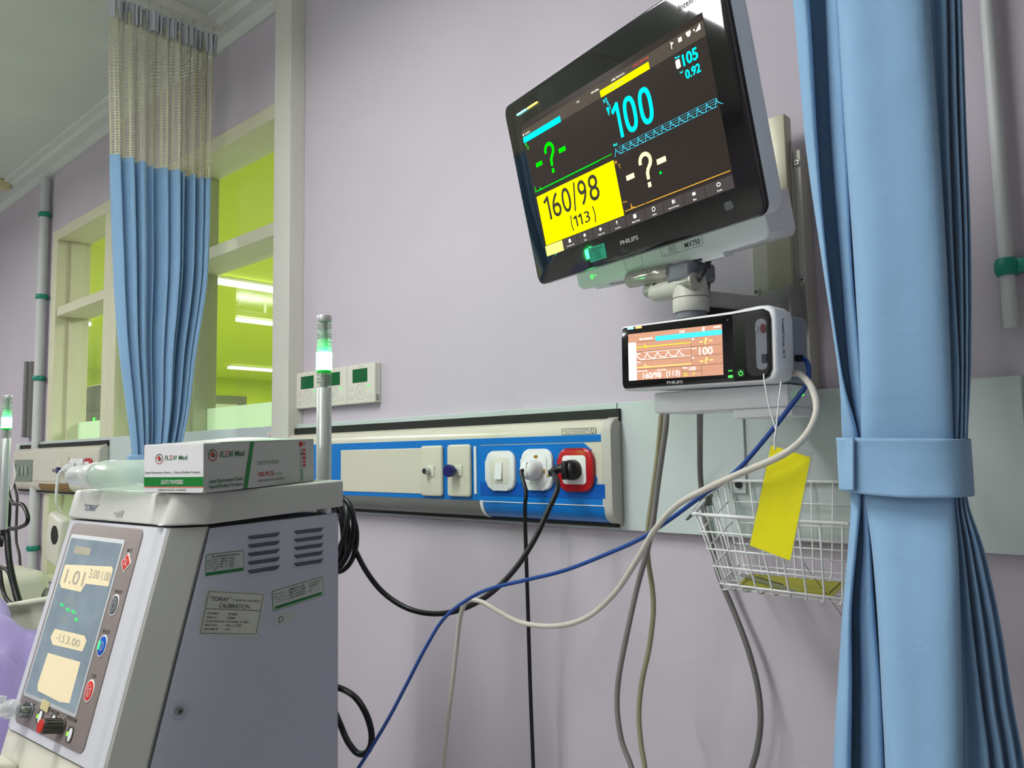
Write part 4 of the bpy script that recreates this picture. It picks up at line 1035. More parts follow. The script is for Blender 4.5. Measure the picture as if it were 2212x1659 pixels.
def logo(par, cx_, cz_, k, M, y):
    bm = NB(); ring2(bm, cx_, cz_, k, k, k * .14, y, 28, M, 0, 40, 190); obj('logo_ring', bm, M_GRP, par)
    bm = NB(); ring2(bm, cx_, cz_, k, k, k * .14, y, 28, M, 0, 190, 400)
    frect(bm, cx_ - k * .55, cx_ + k * .35, cz_ - k * .02, cz_ + k * .36, y, M); frect(bm, cx_ - k * .3, cx_ + k * .1, cz_ - k * .4, cz_ + k * .7, y - .0001, M); obj('logo_cross', bm, M_REDP, par)
    bm = NB(); flat(bm, [(cx_ - k * .05, cz_ - k * .35), (cx_ + k * .2, cz_ - k * .5), (cx_ + k * .55, cz_ - k * .1), (cx_ + k * .5, cz_ + k * .2), (cx_ + k * .15, cz_ + k * .05)], y - .0003, M); obj('logo_leaf', bm, M_GRP, par)
def flexi(par, x0, x1, z0, z1, M, y):
    w = x1 - x0; bm = NB()
    text(bm, 'FL', x0, x0 + w * .17, z0, z1, y, M, 0, .15); text(bm, 'XI', x0 + w * .33, x0 + w * .50, z0, z1, y, M, 0, .15); text(bm, 'Med', x0 + w * .60, x0 + w * .97, z0, z1, y, M, 0, .15)
    line(bm, [(x0 + w * .19, z0 + (z1 - z0) * .08), (x0 + w * .30, z0 + (z1 - z0) * .08)], (z1 - z0) * .16, y, M)
    obj('brand_lettering', bm, M_GRP, par)
    bm = NB()
    for q in (.5, .92): line(bm, [(x0 + w * (.20 + .02 * q), z0 + (z1 - z0) * q), (x0 + w * (.31 + .02 * q), z0 + (z1 - z0) * q)], (z1 - z0) * .16, y, M)
    obj('brand_strokes', bm, M_REDP, par)
I4 = Matrix.Identity(4)
logo(wf, fx(.265), fv(.30), .0068, I4, y); flexi(wf, fx(.36), fx(.74), fv(.325), fv(.235), I4, y)
bm = NB(); text(bm, 'LIGHTLY POWDERED', fx(.30), fx(.67), fv(.82), fv(.73), y - .0004); obj('white_lettering', bm, M_WPL, wf)
bm = NB(); text(bm, 'Latex Examination Gloves  |  Natural Rubber Products', fx(.025), fx(.945), fv(.615), fv(.555), y); text(bm, 'KEMENKES RI AKD 11603022427', fx(.24), fx(.715), fv(.955), fv(.918), y); obj('lettering', bm, mat('carton_dark_text', (70, 84, 74), .5), wf)
GS = Rz(PI / 2)   # right side of the box: local x = along length
def gx(u): return u * BL
yS = -.0006
logo(gb, gx(.066), fv(.25), .0078, GS, yS); flexi(gb, gx(.122), gx(.325), fv(.30), fv(.185), GS, yS)
bm = NB(); flat(bm, [(gx(.311), fv(.995)), (gx(.346), fv(.995)), (gx(.409), fv(.005)), (gx(.377), fv(.005))], yS, GS); obj('green_stripe', bm, M_GRNB, gb, None, 'slanting green stripe')
bm = NB(); text(bm, 'Latex Examination Gloves', gx(.035), gx(.311), fv(.815), fv(.735), yS, GS); text(bm, 'Natural Rubber Products', gx(.035), gx(.302), fv(.925), fv(.85), yS, GS); obj('green_lettering', bm, M_GRP, gb)
bm = NB(); text(bm, 'LIGHTLY POWDERED', gx(.435), gx(.634), fv(.515), fv(.435), yS, GS); obj('pale_lettering', bm, mat('carton_sage_text', (120, 150, 126), .5), gb)
bm = NB(); text(bm, '100 PCS', gx(.44), gx(.581), fv(.775), fv(.675), yS, GS); obj('red_lettering', bm, M_REDP, gb)
bm = NB(); text(bm, '(by weight)', gx(.592), gx(.665), fv(.76), fv(.72), yS, GS); text(bm, 'KEMENKES RI AKD 11603022427', gx(.44), gx(.69), fv(.885), fv(.835), yS, GS); obj('small_lettering', bm, M_GRYP, gb)
bm = NB()
for k in range(5): line(bm, [(gx(.848), fv(.215 + k * .09)), (gx(.872), fv(.215 + k * .09)), (gx(.872), fv(.275 + k * .09)), (gx(.848), fv(.275 + k * .09)), (gx(.848), fv(.215 + k * .09))], .0004, yS, GS)
line(bm, [(gx(.850), fv(.335)), (gx(.856), fv(.355)), (gx(.868), fv(.31))], .0009, yS, GS)
obj('tick_boxes', bm, M_INK, gb)
bm = NB()
for k in range(5): frect(bm, gx(.878), gx(.905), fv(.275 + k * .09), fv(.215 + k * .09), yS, GS)
ring2(bm, gx(.858), fv(.10), .003, .0028, .003, yS, 14, GS); flat(bm, [(gx(.838), fv(.11)), (gx(.858), fv(.17)), (gx(.880), fv(.10)), (gx(.86), fv(.06))], yS - .0002, GS); line(bm, [(gx(.882), fv(.07)), (gx(.905), fv(.07))], .0012, yS, GS); line(bm, [(gx(.882), fv(.105)), (gx(.905), fv(.105))], .0012, yS, GS)
obj('red_marks', bm, M_REDP, gb)
bm = NB()
for k in range(3):
    z0_, z1_ = fv(.745 + k * .095), fv(.68 + k * .095); line(bm, [(gx(.848), z0_), (gx(.875), z0_), (gx(.875), z1_), (gx(.848), z1_), (gx(.848), z0_)], .0007, yS, GS); line(bm, [(gx(.851), (z0_ + z1_) / 2), (gx(.872), (z0_ + z1_) / 2)], .0010, yS, GS)
obj('green_marks', bm, M_GRPL, gb)

# ------------------------------------------------------------------ plastic bottle lying on the machine
b0 = Vector((-1.205, .512, 1.3755)); dirb = Vector((-.232, -.044, .0)).normalized()
rb = .0225
MBt = Matrix((( -dirb.x, -dirb.y, 0, b0.x), (-dirb.y, dirb.x, 0, b0.y), (0, 0, 1, b0.z), (0, 0, 0, 1)))
MBt = Tr(*b0) @ Rz(math.atan2(-dirb.y, -dirb.x))
bt = thing('infusion_bottle', 'translucent plastic bottle lying on its side left of the glove box', 'bottle', M=MBt)
M_BOT = glass('translucent_bottle_plastic', (.86, .93, .88), .12, haze=.42, hazecol=(.72, .80, .74))
bm = NB(); lathe(bm, [(.0165, .018), (.0215, .017), (.0245, .012), (.0245, -.118), (.0225, -.130), (.0165, -.138), (.0125, -.142), (.0125, -.158)], 32, axis='x'); obj('bottle_body', bm, M_BOT, bt, 50)
bm = NB(); lathe(bm, [(.0135, -.139), (.0205, -.141), (.0215, -.150), (.0195, -.160), (.0180, -.180), (.0165, -.184), (.0165, -.200), (.0150, -.210), (.0120, -.214), (.0080, -.215)], 28, axis='x'); obj('bottle_cap', bm, glass('milky_cap_plastic', (.9, .92, .92), .2, haze=.6, hazecol=(.78, .8, .8)), bt, 40)
bm = NB(); lathe(bm, [(.008, -.213), (.007, -.219)], 14, axis='x'); obj('bottle_tip', bm, mat('grey_plastic', (104, 108, 116), .45), bt, 40)
#PART4
# ------------------------------------------------------------------ large patient monitor
BOLD = .003
MONP = pose(-.24031, .22047, 0, (-.65396, .95144, 1.84715))
mon = thing('patient_monitor', 'large black and white patient monitor with big cyan and yellow figures on its screen', 'monitor', M=MONP)
M_GLS = mat('black_glass', (7, 8, 9), .06, coat=.6)
M_HSW = mat('monitor_white_housing', (238, 240, 243), .35)
bm = NB(); prism(bm, rr(.4835, .3155, .014, 6, -.0005, .0005), 0, .006, 'y', .001, 2); fg = obj('front_glass', bm, M_GLS, mon, 40, 'black glass front')
bm = NB(); prism(bm, rr(.4835, .3155, .014, 6, -.0005, .0005), .0055, .012, 'y', .001, 2); obj('bezel_edge', bm, M_BLACK, mon, 40)
bm = NB(); prism(bm, rr(.474, .306, .014, 6, 0, 0), .010, .048, 'y', .006, 3); prism(bm, rr(.40, .25, .03, 6, 0, 0), .047, .075, 'y', .012, 3); obj('rear_housing', bm, M_HSW, mon, 40)
SW, SH = .41, .2271
def mx(u): return (u - .5) * SW
def mz(v): return (.5 - v) * SH
def emi(name, rgb, k=1.0): return mat(name, rgb, .4, emit=k, spec=.0)
E_BG = mat('lit_screen_dark', (38, 33, 30), .12, emit=1.0); E_BAR = emi('screen_grey_bar', (66, 60, 54)); E_CY = emi('screen_cyan', (0, 232, 240)); E_YE = emi('screen_yellow', (232, 222, 0)); E_GR = emi('screen_green', (0, 240, 0))
E_CR = emi('screen_cream', (255, 244, 170)); E_WH = emi('screen_white', (240, 236, 224)); E_RD = emi('screen_red', (200, 60, 50)); E_OR = emi('screen_amber', (206, 150, 50)); E_DK = mat('screen_ink', (38, 30, 10), .5); E_BTN = emi('screen_button_grey', (58, 54, 54)); E_PY = emi('screen_pale_yellow', (255, 246, 110)); E_WV = emi('screen_wave_blue', (60, 190, 220)); E_DG = emi('screen_dark_green', (0, 130, 30))
y0 = -.0006
def U(m, f, name, par=None, lab=None):
    b = NB(); f(b); return obj(name, b, m, par, None, lab)
scr = U(E_BG, lambda b: prism(b, [(mx(0), mz(1)), (mx(1), mz(1)), (mx(1), mz(0)), (mx(0), mz(0))], -.0004, .0002), 'screen', fg, 'lit dark screen')
fr4 = lambda b, u0, u1, v0, v1, y=y0: frect(b, mx(u0), mx(u1), mz(v1), mz(v0), y)
tx = lambda b, s, u0, u1, v0, v1, y=y0 - .0003, sl=0: text(b, s, mx(u0), mx(u1), mz(v1), mz(v0), y, None, 0, sl)
ln = lambda b, P, w, y=y0 - .0003: line(b, [(mx(u), mz(v)) for u, v in P], w, y)
U(E_BAR, lambda b: fr4(b, 0, 1, .043, .131), 'top_bar', fg)
U(E_CY, lambda b: fr4(b, .0, .253, .092, .134, y0 - .0002), 'message_bar', fg, 'cyan message bar')
U(E_YE, lambda b: fr4(b, .495, .749, .088, .132, y0 - .0002), 'message_bar', fg, 'yellow message bar')
def f(b):
    tx(b, '!! No Central Monit.', .012, .12, .103, .122, y0 - .0005); tx(b, '** NBPs HIGH', .525, .62, .099, .12, y0 - .0005)
U(mat('bar_ink', (0, 130, 110), .5), f, 'bar_lettering', fg)
def f(b):
    tx(b, 'Not Admitted', .018, .052, .068, .080); tx(b, 'Adult', .362, .378, .066, .078); tx(b, 'Profiles', .455, .492, .064, .077); tx(b, 'Big Numerics', .57, .632, .062, .078)
    prism(b, [(mx(.006 + .004 * math.cos(a)), mz(.074 + .009 * math.sin(a))) for a in [2 * PI * i / 8 for i in range(8)]], y0 - .0004, y0 - .0003)
    for u in (.449, .563): frect(b, mx(u), mx(u + .005), mz(.075), mz(.067), y0 - .0003)
    ln(b, [(.858, .058), (.858, .095)], .0012); flat(b, [(mx(.858), mz(.058)), (mx(.870), mz(.067)), (mx(.858), mz(.078))], y0 - .0003)
    fr4(b, .890, .905, .060, .085, y0 - .0003); fr4(b, .925, .945, .055, .073, y0 - .0003); fr4(b, .929, .941, .073, .084, y0 - .0003)
    flat(b, [(mx(.962), mz(.083)), (mx(.985), mz(.083)), (mx(.985), mz(.048))], y0 - .0003); fr4(b, .956, .962, .062, .072, y0 - .0003)
    prism(b, rr(SW * .019, SH * .050, .002, 3, mx(.8715), mz(.196)), y0 - .0004, y0 - .0003)
U(E_WH, f, 'white_lettering', fg)
U(E_RD, lambda b: tx(b, '30 Sep 1999 19:55', .676, .754, .056, .072), 'date_lettering', fg, 'red date')
def thick_text(b, s, u0, u1, v0, v1, t=.0):
    tx(b, s, u0, u1, v0, v1)
    if t:
        for du, dv in ((t, 0), (-t, 0), (0, t * 1.2), (0, -t * 1.2)): tx(b, s, u0 + du, u1 + du, v0 + dv, v1 + dv, y0 - .0003 - .00003 * (1 + (du > 0) + 2 * (dv > 0)))
def digit0(b, u0, u1, v0, v1, w):
    cx_, cz_ = mx((u0 + u1) / 2), mz((v0 + v1) / 2); rx, rz = (mx(u1) - mx(u0)) / 2 - w / 2, (mz(v0) - mz(v1)) / 2 - w / 2
    P = []
    for i in range(41):
        a = 2 * PI * i / 40; c_, s_ = math.cos(a), math.sin(a)
        P.append((cx_ + rx * math.copysign(abs(c_) ** .8, c_), cz_ + rz * math.copysign(abs(s_) ** .8, s_)))
    line(b, P, w, y0 - .0003)
def digit1(b, u0, u1, v0, v1, w):
    xs = mx(u1) - w / 2; line(b, [(xs, mz(v0) - w * .3), (xs, mz(v1) + w * .3)], w, y0 - .0005); line(b, [(xs, mz(v0) - w * .4), (mx(u0) + w * .4, mz(v0 + (v1 - v0) * .2))], w, y0 - .0006)
U(E_CY, lambda b: digit1(b, .533, .572, .214, .438, .0062), 'pulse_digit', fg, 'cyan figure 1')
U(E_CY, lambda b: digit0(b, .590, .653, .214, .438, .0066), 'pulse_digit', fg, 'cyan figure 0')
U(E_CY, lambda b: digit0(b, .668, .731, .214, .438, .0066), 'pulse_digit', fg, 'cyan figure 0')
def f(b):
    thick_text(b, '105', .893, .955, .160, .226, .0012); thick_text(b, '0.92', .893, .955, .252, .302, .0010)
    tx(b, 'Pulse', .863, .884, .150, .164); tx(b, 'Perf', .872, .886, .243, .256)
    tx(b, 'SpO2', .502, .524, .150, .178); tx(b, '100', .517, .527, .176, .187); tx(b, '90', .520, .528, .190, .201)
    flat(b, [(mx(.510), mz(.212)), (mx(.525), mz(.212)), (mx(.5185), mz(.272))], y0 - .0003); ln(b, [(.531, .205), (.531, .235)], .0012)
    tx(b, 'Pleth', .510, .531, .452, .470)
U(E_CY, f, 'cyan_lettering', fg)
def f(b):
    for v in (.483, .496, .510, .529): ln(b, [(.533 if v < .5 else .531, v + .002), (.993, v)], .00035)
    P = []; u = .510; k = 0; P.append((.505, .533))
    while u < .985:
        if not (.925 < u < .94): P += [(u, .530), (u + .008, .487), (u + .014, .512), (u + .019, .514), (u + .024, .524), (u + .030, .528)]
        u += .0395
    ln(b, P, .0008)
U(E_WV, f, 'pleth_wave', fg, 'blue pulse wave')
def qmark(b, cu, v0, v1, w):
    cx_ = mx(cu); zt, zb = mz(v0), mz(v1); H = zt - zb; r_ = H * .205
    P = [(cx_ - r_, zt - H * .27)]
    for a in range(170, -50, -15): P.append((cx_ + r_ * math.cos(R(a)), zt - w / 2 - r_ + (r_) * math.sin(R(a)) - H * .0))
    P += [(cx_ + r_ * .25, zt - H * .50), (cx_ + r_ * .02, zt - H * .60), (cx_, zt - H * .74)]
    line(b, P, w, y0 - .0003); frect(b, cx_ - w * .55, cx_ + w * .55, zb, zb + H * .14, y0 - .0004)
U(E_GR, lambda b: qmark(b, .150, .219, .440, .0052), 'question_mark', fg, 'green question mark')
U(E_GR, lambda b: fr4(b, .049, .090, .316, .346), 'dash', fg, 'green dash left of the question mark')
U(E_GR, lambda b: fr4(b, .206, .248, .303, .333), 'dash', fg, 'green dash right of the question mark')
U(E_CR, lambda b: qmark(b, .648, .588, .810, .0056), 'question_mark', fg, 'cream question mark')
U(E_CR, lambda b: fr4(b, .542, .583, .682, .714), 'dash', fg, 'cream dash left of the question mark')
U(E_CR, lambda b: fr4(b, .700, .743, .666, .699), 'dash', fg, 'cream dash right of the question mark')
def f(b):
    ln(b, [(.010, .509), (.492, .507)], .0008); ln(b, [(.046, .509), (.048, .490), (.050, .509)], .0007); ln(b, [(.053, .514), (.060, .514)], .0010)
    tx(b, 'HR', .006, .018, .142, .158); tx(b, '120', .014, .024, .166, .177); tx(b, '50', .016, .024, .182, .193); tx(b, 'II', .010, .014, .468, .482); tx(b, 'M', .010, .016, .488, .500)
U(E_GR, f, 'heart_trace', fg, 'flat green heart trace')
U(E_DG, lambda b: ln(b, [(.012, .5135), (.42, .5125)], .0014), 'trace_underline', fg)  # dark green line drawn just below the heart trace
U(E_YE, lambda b: fr4(b, .0105, .4945, .549, .919), 'pressure_panel', fg, 'yellow blood pressure panel')
def f(b):
    yy = y0 - .0005
    tx(b, '160/98', .046, .372, .612, .770, yy) if False else None
    for q0_, sg in ((.203, -1), (.337, 1)):
        line(b, [(mx(q0_) + sg * (.0022 * (1 - (2 * k / 12 - 1) ** 2)) , mz(.782 + .108 * k / 12)) for k in range(13)], .0024, y0 - .0006)
    digit1(b, .050, .086, .578, .752, .0054); digit1(b, .214, .236, .795, .872, .0038); digit1(b, .244, .266, .795, .872, .0038)
    for s_, u0, u1 in ( ('6', .100, .156), ('0', .166, .222), ('/', .230, .262), ('9', .272, .322), ('8', .334, .392)): tx(b, s_, u0, u1, .575 if s_ != '/' else .568, .752 if s_ != '/' else .765, yy)
    for s_, u0, u1 in (('3', .278, .312),): tx(b, s_, u0, u1, .785 if s_ in '()' else .795, .888 if s_ in '()' else .872, yy)
U(E_DK, f, 'pressure_figures', fg, 'black pressure figures')
def f(b):
    yy = y0 - .0005
    tx(b, 'NBP  mmHg 19:55', .014, .052, .556, .566, yy); tx(b, 'Auto  15 min', .20, .24, .554, .564, yy); tx(b, '19:50', .465, .488, .553, .562, yy); tx(b, '160', .024, .034, .598, .609, yy); tx(b, '90', .026, .034, .615, .626, yy)
U(E_DK, f, 'small_print', fg)
def f(b):
    ln(b, [(.504, .897), (.608, .897)], .0010); ln(b, [(.614, .897), (.993, .899)], .0011); ln(b, [(.538, .897), (.540, .862), (.542, .890), (.552, .890), (.556, .895)], .0009)
    tx(b, 'RR', .500, .512, .560, .580); tx(b, '30', .515, .524, .588, .600); tx(b, '8', .519, .524, .606, .618); tx(b, 'Resp', .504, .523, .830, .846)
U(E_OR, f, 'breath_trace', fg, 'amber breathing trace')
U(emi('reflected_green', (0, 190, 60)), lambda b: prism(b, [(mx(.708) + .0024 * math.cos(a), mz(.752) + .0022 * math.sin(a)) for a in [2 * PI * i / 12 for i in range(12)]], y0 - .0004, y0 - .0003), 'painted_beacon_glint', fg)  # the beacon's reflection in the glass, painted as a glowing spot
bt_u = [.003, .119, .214, .308, .404, .498, .598, .690, .787, .881, .999]
names = ['Silence', 'Start/Stop NBP', 'Zero', 'Adjust Size', 'SmartKeys', 'Vitals Trend', 'Alarms', 'Patient Demogr.', 'More', 'Screen']
for k in range(10):
    u0, u1 = bt_u[k] + (.0 if k == 0 else .0012), bt_u[k + 1] - .0012
    U(E_PY if k == 0 else E_BTN, lambda b: fr4(b, u0, u1, .925, 1.0, y0 - .0002), 'screen_button', fg, 'bright yellow screen button' if k == 0 else None)
def f(b):
    for k in range(1, 10):
        c_ = (bt_u[k] + bt_u[k + 1]) / 2; n_ = len(names[k]) * .0034
        tx(b, names[k], c_ - n_ / 2, c_ + n_ / 2, .978, .989, y0 - .0005)
        yy = y0 - .0005; cx_, cz_ = mx(c_), mz(.950)
        if k in (6, 9): ring2(b, cx_, cz_, .0030, .0022 if k == 9 else .003, .0009, yy, 16)
        elif k == 5: frect(b, cx_ - .003, cx_ + .003, cz_ - .0028, cz_ + .0028, yy)
        elif k == 8: frect(b, cx_ - .0028, cx_ + .0028, cz_ - .002, cz_ + .002, yy)
        elif k in (2, 3): flat(b, [(cx_ - .0034, cz_), (cx_, cz_ - .003), (cx_ + .0034, cz_), (cx_, cz_ + .003)], yy)
        elif k == 7: prism(b, [(cx_ + .0018 * math.cos(a), cz_ + .003 * math.sin(a)) for a in [2 * PI * i / 12 for i in range(12)]], yy - .0001, yy); line(b, [(cx_ + .0035, cz_ - .003), (cx_ + .0035, cz_ + .002)], .0008, yy)
        elif k == 4: flat(b, [(cx_ - .0015, cz_ + .003), (cx_, cz_ - .003), (cx_ + .0015, cz_ + .003)], yy)
        else: flat(b, [(cx_ - .0035, cz_ - .0025), (cx_ + .0035, cz_ - .0025), (cx_ + .002, cz_ + .003), (cx_ - .002, cz_ + .003)], yy)
U(E_WH, f, 'button_lettering', fg)
U(emi('alarm_cyan', (150, 245, 250), 1.2), lambda b: prism(b, rr(.0285, .0030, .001, 3, -.1960, .1337), -.0008, 0), 'alarm_lamp', fg, 'cyan alarm lamp')
U(emi('alarm_yellow', (255, 226, 110), 1.1), lambda b: prism(b, rr(.0295, .0030, .001, 3, -.1645, .1335), -.0008, 0), 'alarm_lamp', fg, 'yellow alarm lamp')
M_LOGO = mat('silver_logo', (178, 180, 180), .35, metal=.3)
def phil(b, x0, x1, z0, z1, y):
    text(b, 'PHILIPS', x0, x1, z0, z1, y)
    for d_ in (.00025, -.00025): text(b, 'PHILIPS', x0 + d_, x1 + d_, z0, z1, y - .00002 * (2 + (d_ > 0)))
U(M_LOGO, lambda b: phil(b, -.0217, .0172, -.1365, -.1300, -.0004), 'logo', fg, 'silver maker lettering')
U(mat('faint_grey_print', (70, 74, 78), .4), lambda b: text(b, 'IntelliVue', .170, .213, .1315, .1395, -.0004), 'model_lettering', fg)
U(mat('faint_grey_print', (70, 74, 78), .4), lambda b: [prism(b, rr(.013, .011, .003, 3, .189, -.1330), -.0004, -.0001), flat(b, [(.192, -.134), (.1955, -.1375), (.1985, -.135), (.195, -.132)], -.0006)] and b, 'touch_mark', fg)
U(mat('faint_grey_print', (70, 74, 78), .4), lambda b: prism(b, rr(.002, .002, .001, 3, -.0764, .1335), -.0004, -.0001), 'sensor_dot', fg)
gs = U(mat('teal_green_sticker', (26, 142, 112), .5), lambda b: prism(b, [(-.0975, -.1475), (-.0575, -.1475), (-.0575, -.1245), (-.0975, -.1240)], -.0006, 0), 'green_sticker', fg, 'green sticker')
def f(b):
    text(b, 'PT. MEDCALINDO', -.0925, -.062, -.1300, -.1268, -.0009)
    for k in range(4): text(b, ('Alat', 'No.Seri', 'Tgl', 'Ulang')[k], -.0955, -.0895, -.1343 - k * .003, -.1323 - k * .003, -.0009); text(b, ('Patient Monitor', 'DE72800', '12-3-2024', '12-3-2025')[k], -.086, -.070, -.1343 - k * .003, -.1323 - k * .003, -.0009)
    line(b, [(-.0965, -.1312), (-.0585, -.1312)], .0004, -.0009); line(b, [(-.0965, -.1445), (-.0585, -.1445)], .0005, -.0009)
U(mat('dark_green_print', (8, 60, 50), .5), f, 'lettering', gs)
# chin pod under the display
bm = NB(); PB = rr(.398, .060, .010, 4, .004, -.150)
prism(bm, [(-.197, -.120), (.206, -.120), (.206, -.176), (.200, -.184), (.15, -.185), (-.186, -.181), (-.197, -.174)], .048, .110, 'y', .003, 3); pod = obj('base_pod', bm, M_HSW, mon, 35, 'white pod under the display')
bm = NB(); prism(bm, [(-.165, -.178), (-.125, -.179), (-.125, -.186), (-.160, -.186)], .055, .10, 'y', .001); obj('foot_rib', bm, M_HSW, pod)
bm = NB(); prism(bm, [(.085, -.182), (.125, -.184), (.125, -.192), (.085, -.191)], .050, .07, 'y', .001); obj('foot_rib', bm, M_HSW, pod)
yP = .0478
LG = mat('thin_grey_line', (110, 116, 116), .5)
U(LG, lambda b: line(b, [(.010, -.149), (.012, -.164), (.015, -.167), (.092, -.167), (.095, -.164), (.095, -.149)], .0006, yP - .0004), 'label_outline', pod)
def f(b):
    text(b, 'MX750', .060, .090, -.1640, -.1560, yP - .0004); line(b, [(.056, -.165), (.056, -.154)], .0004, yP - .0004)
    for k in range(4): text(b, ('866471 DE72820', 'IEC 60601-1', '100-240V  50/60Hz', 'Philips Medizin')[k], .027, .044 - .002 * (k % 2), -.1565 - k * .0024, -.1548 - k * .0024, yP - .0004)
    text(b, 'Made in Germany   Boeblingen', .016, .046, -.1655, -.1640, yP - .0004)
U(mat('dark_print', (40, 52, 44), .6), f, 'lettering', pod)
U(LG, lambda b: line(b, [(-.072, -.150), (-.070, -.170), (-.068, -.172), (-.034, -.172), (-.031, -.169), (-.031, -.150)], .0006, yP - .0004), 'hatch_outline', pod)
U(G_LED, lambda b: ring2(b, -.156, -.164, .0030, .0032, .0010, yP - .0004, 18), 'power_light', pod, 'green power light')
U(G_LED, lambda b: prism(b, rr(.002, .002, .001, 3, -.146, -.163), yP - .0006, yP), 'status_light', pod, 'small green light')
# ---- swing arm
PO = at(1492, 640, Y=1.035)
arm = thing('swing_mount', 'grey swing arm and round pivot post carrying the large monitor', 'monitor mount', (PO.x, PO.y, 1.57))
AI = -Vector((PO.x, PO.y, 1.57))
ex_ = Vector((.971, -.238, 0))
def aw(p): return Vector(p) + AI
M_ARMG = mat('warm_grey_arm', (196, 196, 186), .35); M_DGR = mat('slate_grey_plastic', (112, 116, 124), .4)
zp = lambda py: at(1492, py, Y=1.035).z - 1.57
bm = NB(); lathe(bm, [(.0255, zp(676)), (.0268, zp(672)), (.0268, zp(645)), (.0262, zp(643)), (.0262, zp(622)), (.0245, zp(614)), (.0235, zp(600))], 36); obj('pivot_post', bm, M_ARMG, arm, 40)
bm = NB(); lathe(bm, [(.0235, zp(690)), (.0235, zp(675))], 36); obj('lower_ring', bm, M_DGR, arm, 30, 'dark lower ring')
bm = NB(); tube(bm, [Vector((.0272 * math.cos(a), .0272 * math.sin(a), zp(645))) for a in [2 * PI * i / 40 for i in range(40)]], .0005, 5, True); obj('seam', bm, M_DGR, arm)
A0, A1 = at(1360, 605, Y=1.045), at(1452, 588, Y=1.022)
M_ROLL = mat('satin_roller', (170, 172, 160), .22, metal=.5)
bm = NB(); tube(bm, [aw(A0 + (A1 - A0) * t_) for t_ in (0, .03, .5, 1)], [.011, .0132, .0132, .0132], 24); obj('hinge_roller', bm, M_ROLL, arm, None, 'long hinge roller')
B0, B1 = at(1398, 630, Y=1.045), at(1505, 607, Y=1.015)
bm = NB(); tube(bm, [aw(B0 + (B1 - B0) * t_) for t_ in (0, .04, .5, .96, 1)], [.0095, .0112, .0112, .0135, .0125], 24); obj('lower_roller', bm, M_ROLL, arm, None, 'short lower roller')
C0, C1 = at(1412, 632, Y=1.045), at(1480, 617, Y=1.025)
bm = NB(); tube(bm, [aw(C0 + (C1 - C0) * t_) for t_ in (0, .1, .9, 1)], [.013, .0155, .0165, .015], 24); obj('hinge_sleeve', bm, M_ARMG, arm)
MBk = Tr(*aw(at(1474, 590, Y=1.02))) @ Rz(R(-13.8))
bm = NB(); box(bm, -.024, .022, -.012, .05, -.0135, .0155, .006, 3, MBk); obj('hinge_bracket', bm, M_DGR, arm, 35, 'slate grey hinge bracket')
MPl = Tr(*aw(at(1430, 585, Y=1.05))) @ Rz(R(-13.8))
bm = NB(); box(bm, -.030, .040, .012, .050, -.004, .012, .003, 2, MPl); obj('mount_plate', bm, mat('dark_mount', (46, 52, 50), .5), arm, 30)
bm = NB(); box(bm, -.006, .007, -.018, -.010, -.006, .006, .001, 1, Tr(*aw(at(1430, 617, Y=1.045)))); obj('latch', bm, M_BLACK, arm)
E1 = Vector((-.515, 1.222, PO.z))
za, zb_ = at(1530, 628, Y=1.05).z, at(1530, 664, Y=1.05).z
dd = Vector((E1.x - PO.x, E1.y - PO.y, 0)); ang = math.atan2(dd.y, dd.x)
MAr = Tr(*aw((PO.x, PO.y, 0))) @ Rz(ang)
bm = NB(); box(bm, 0.012, dd.length + .01, -.020, .020, zb_, za, .005, 3, MAr); obj('arm_beam', bm, mat('arm_beam_grey', (160, 160, 158), .4), arm, 35)
bm = NB(); box(bm, dd.length * .1, dd.length * .5, -.016, .016, zb_ - .012, zb_ + .001, .003, 2, MAr); obj('beam_recess', bm, M_BLACK, arm, 30, 'dark opening under the beam')
bm = NB(); box(bm, dd.length - .02, dd.length + .012, -.028, .028, zb_ - .02, za + .02, .003, 2, MAr); obj('carriage', bm, M_SILV2, arm, 30)
# dark cables from the pod down to the arm
o0 = at(1530, 560, Y=1.05)
t = thing('monitor_cable', 'dark flat cable with a label running from the large monitor to the arm', 'cable', tuple(o0))
bm = NB(); tube(bm, [p - o0 for p in spline([at(1532, 548, Y=1.04), at(1530, 566, Y=1.03), at(1518, 588, Y=1.02), at(1503, 612, Y=1.02)], 6)], .0042, 8); obj('cable', bm, mat('dark_grey_cable', (52, 52, 54), .4), t)
bm = NB(); tube(bm, [p - o0 for p in spline([at(1532, 548, Y=1.04), at(1529, 580, Y=1.05), at(1530, 605, Y=1.07), at(1527, 628, Y=1.06)], 6)], .0042, 8); obj('cable', bm, mat('dark_grey_cable', (52, 52, 54), .4), t)
bm = NB(); tube(bm, [p - o0 for p in spline([at(1524, 578, Y=1.024), at(1510, 601, Y=1.019)], 3)], .0048, 8); obj('label_wrap', bm, mat('grey_label', (96, 98, 98), .5), t, None, 'grey label round the cable')

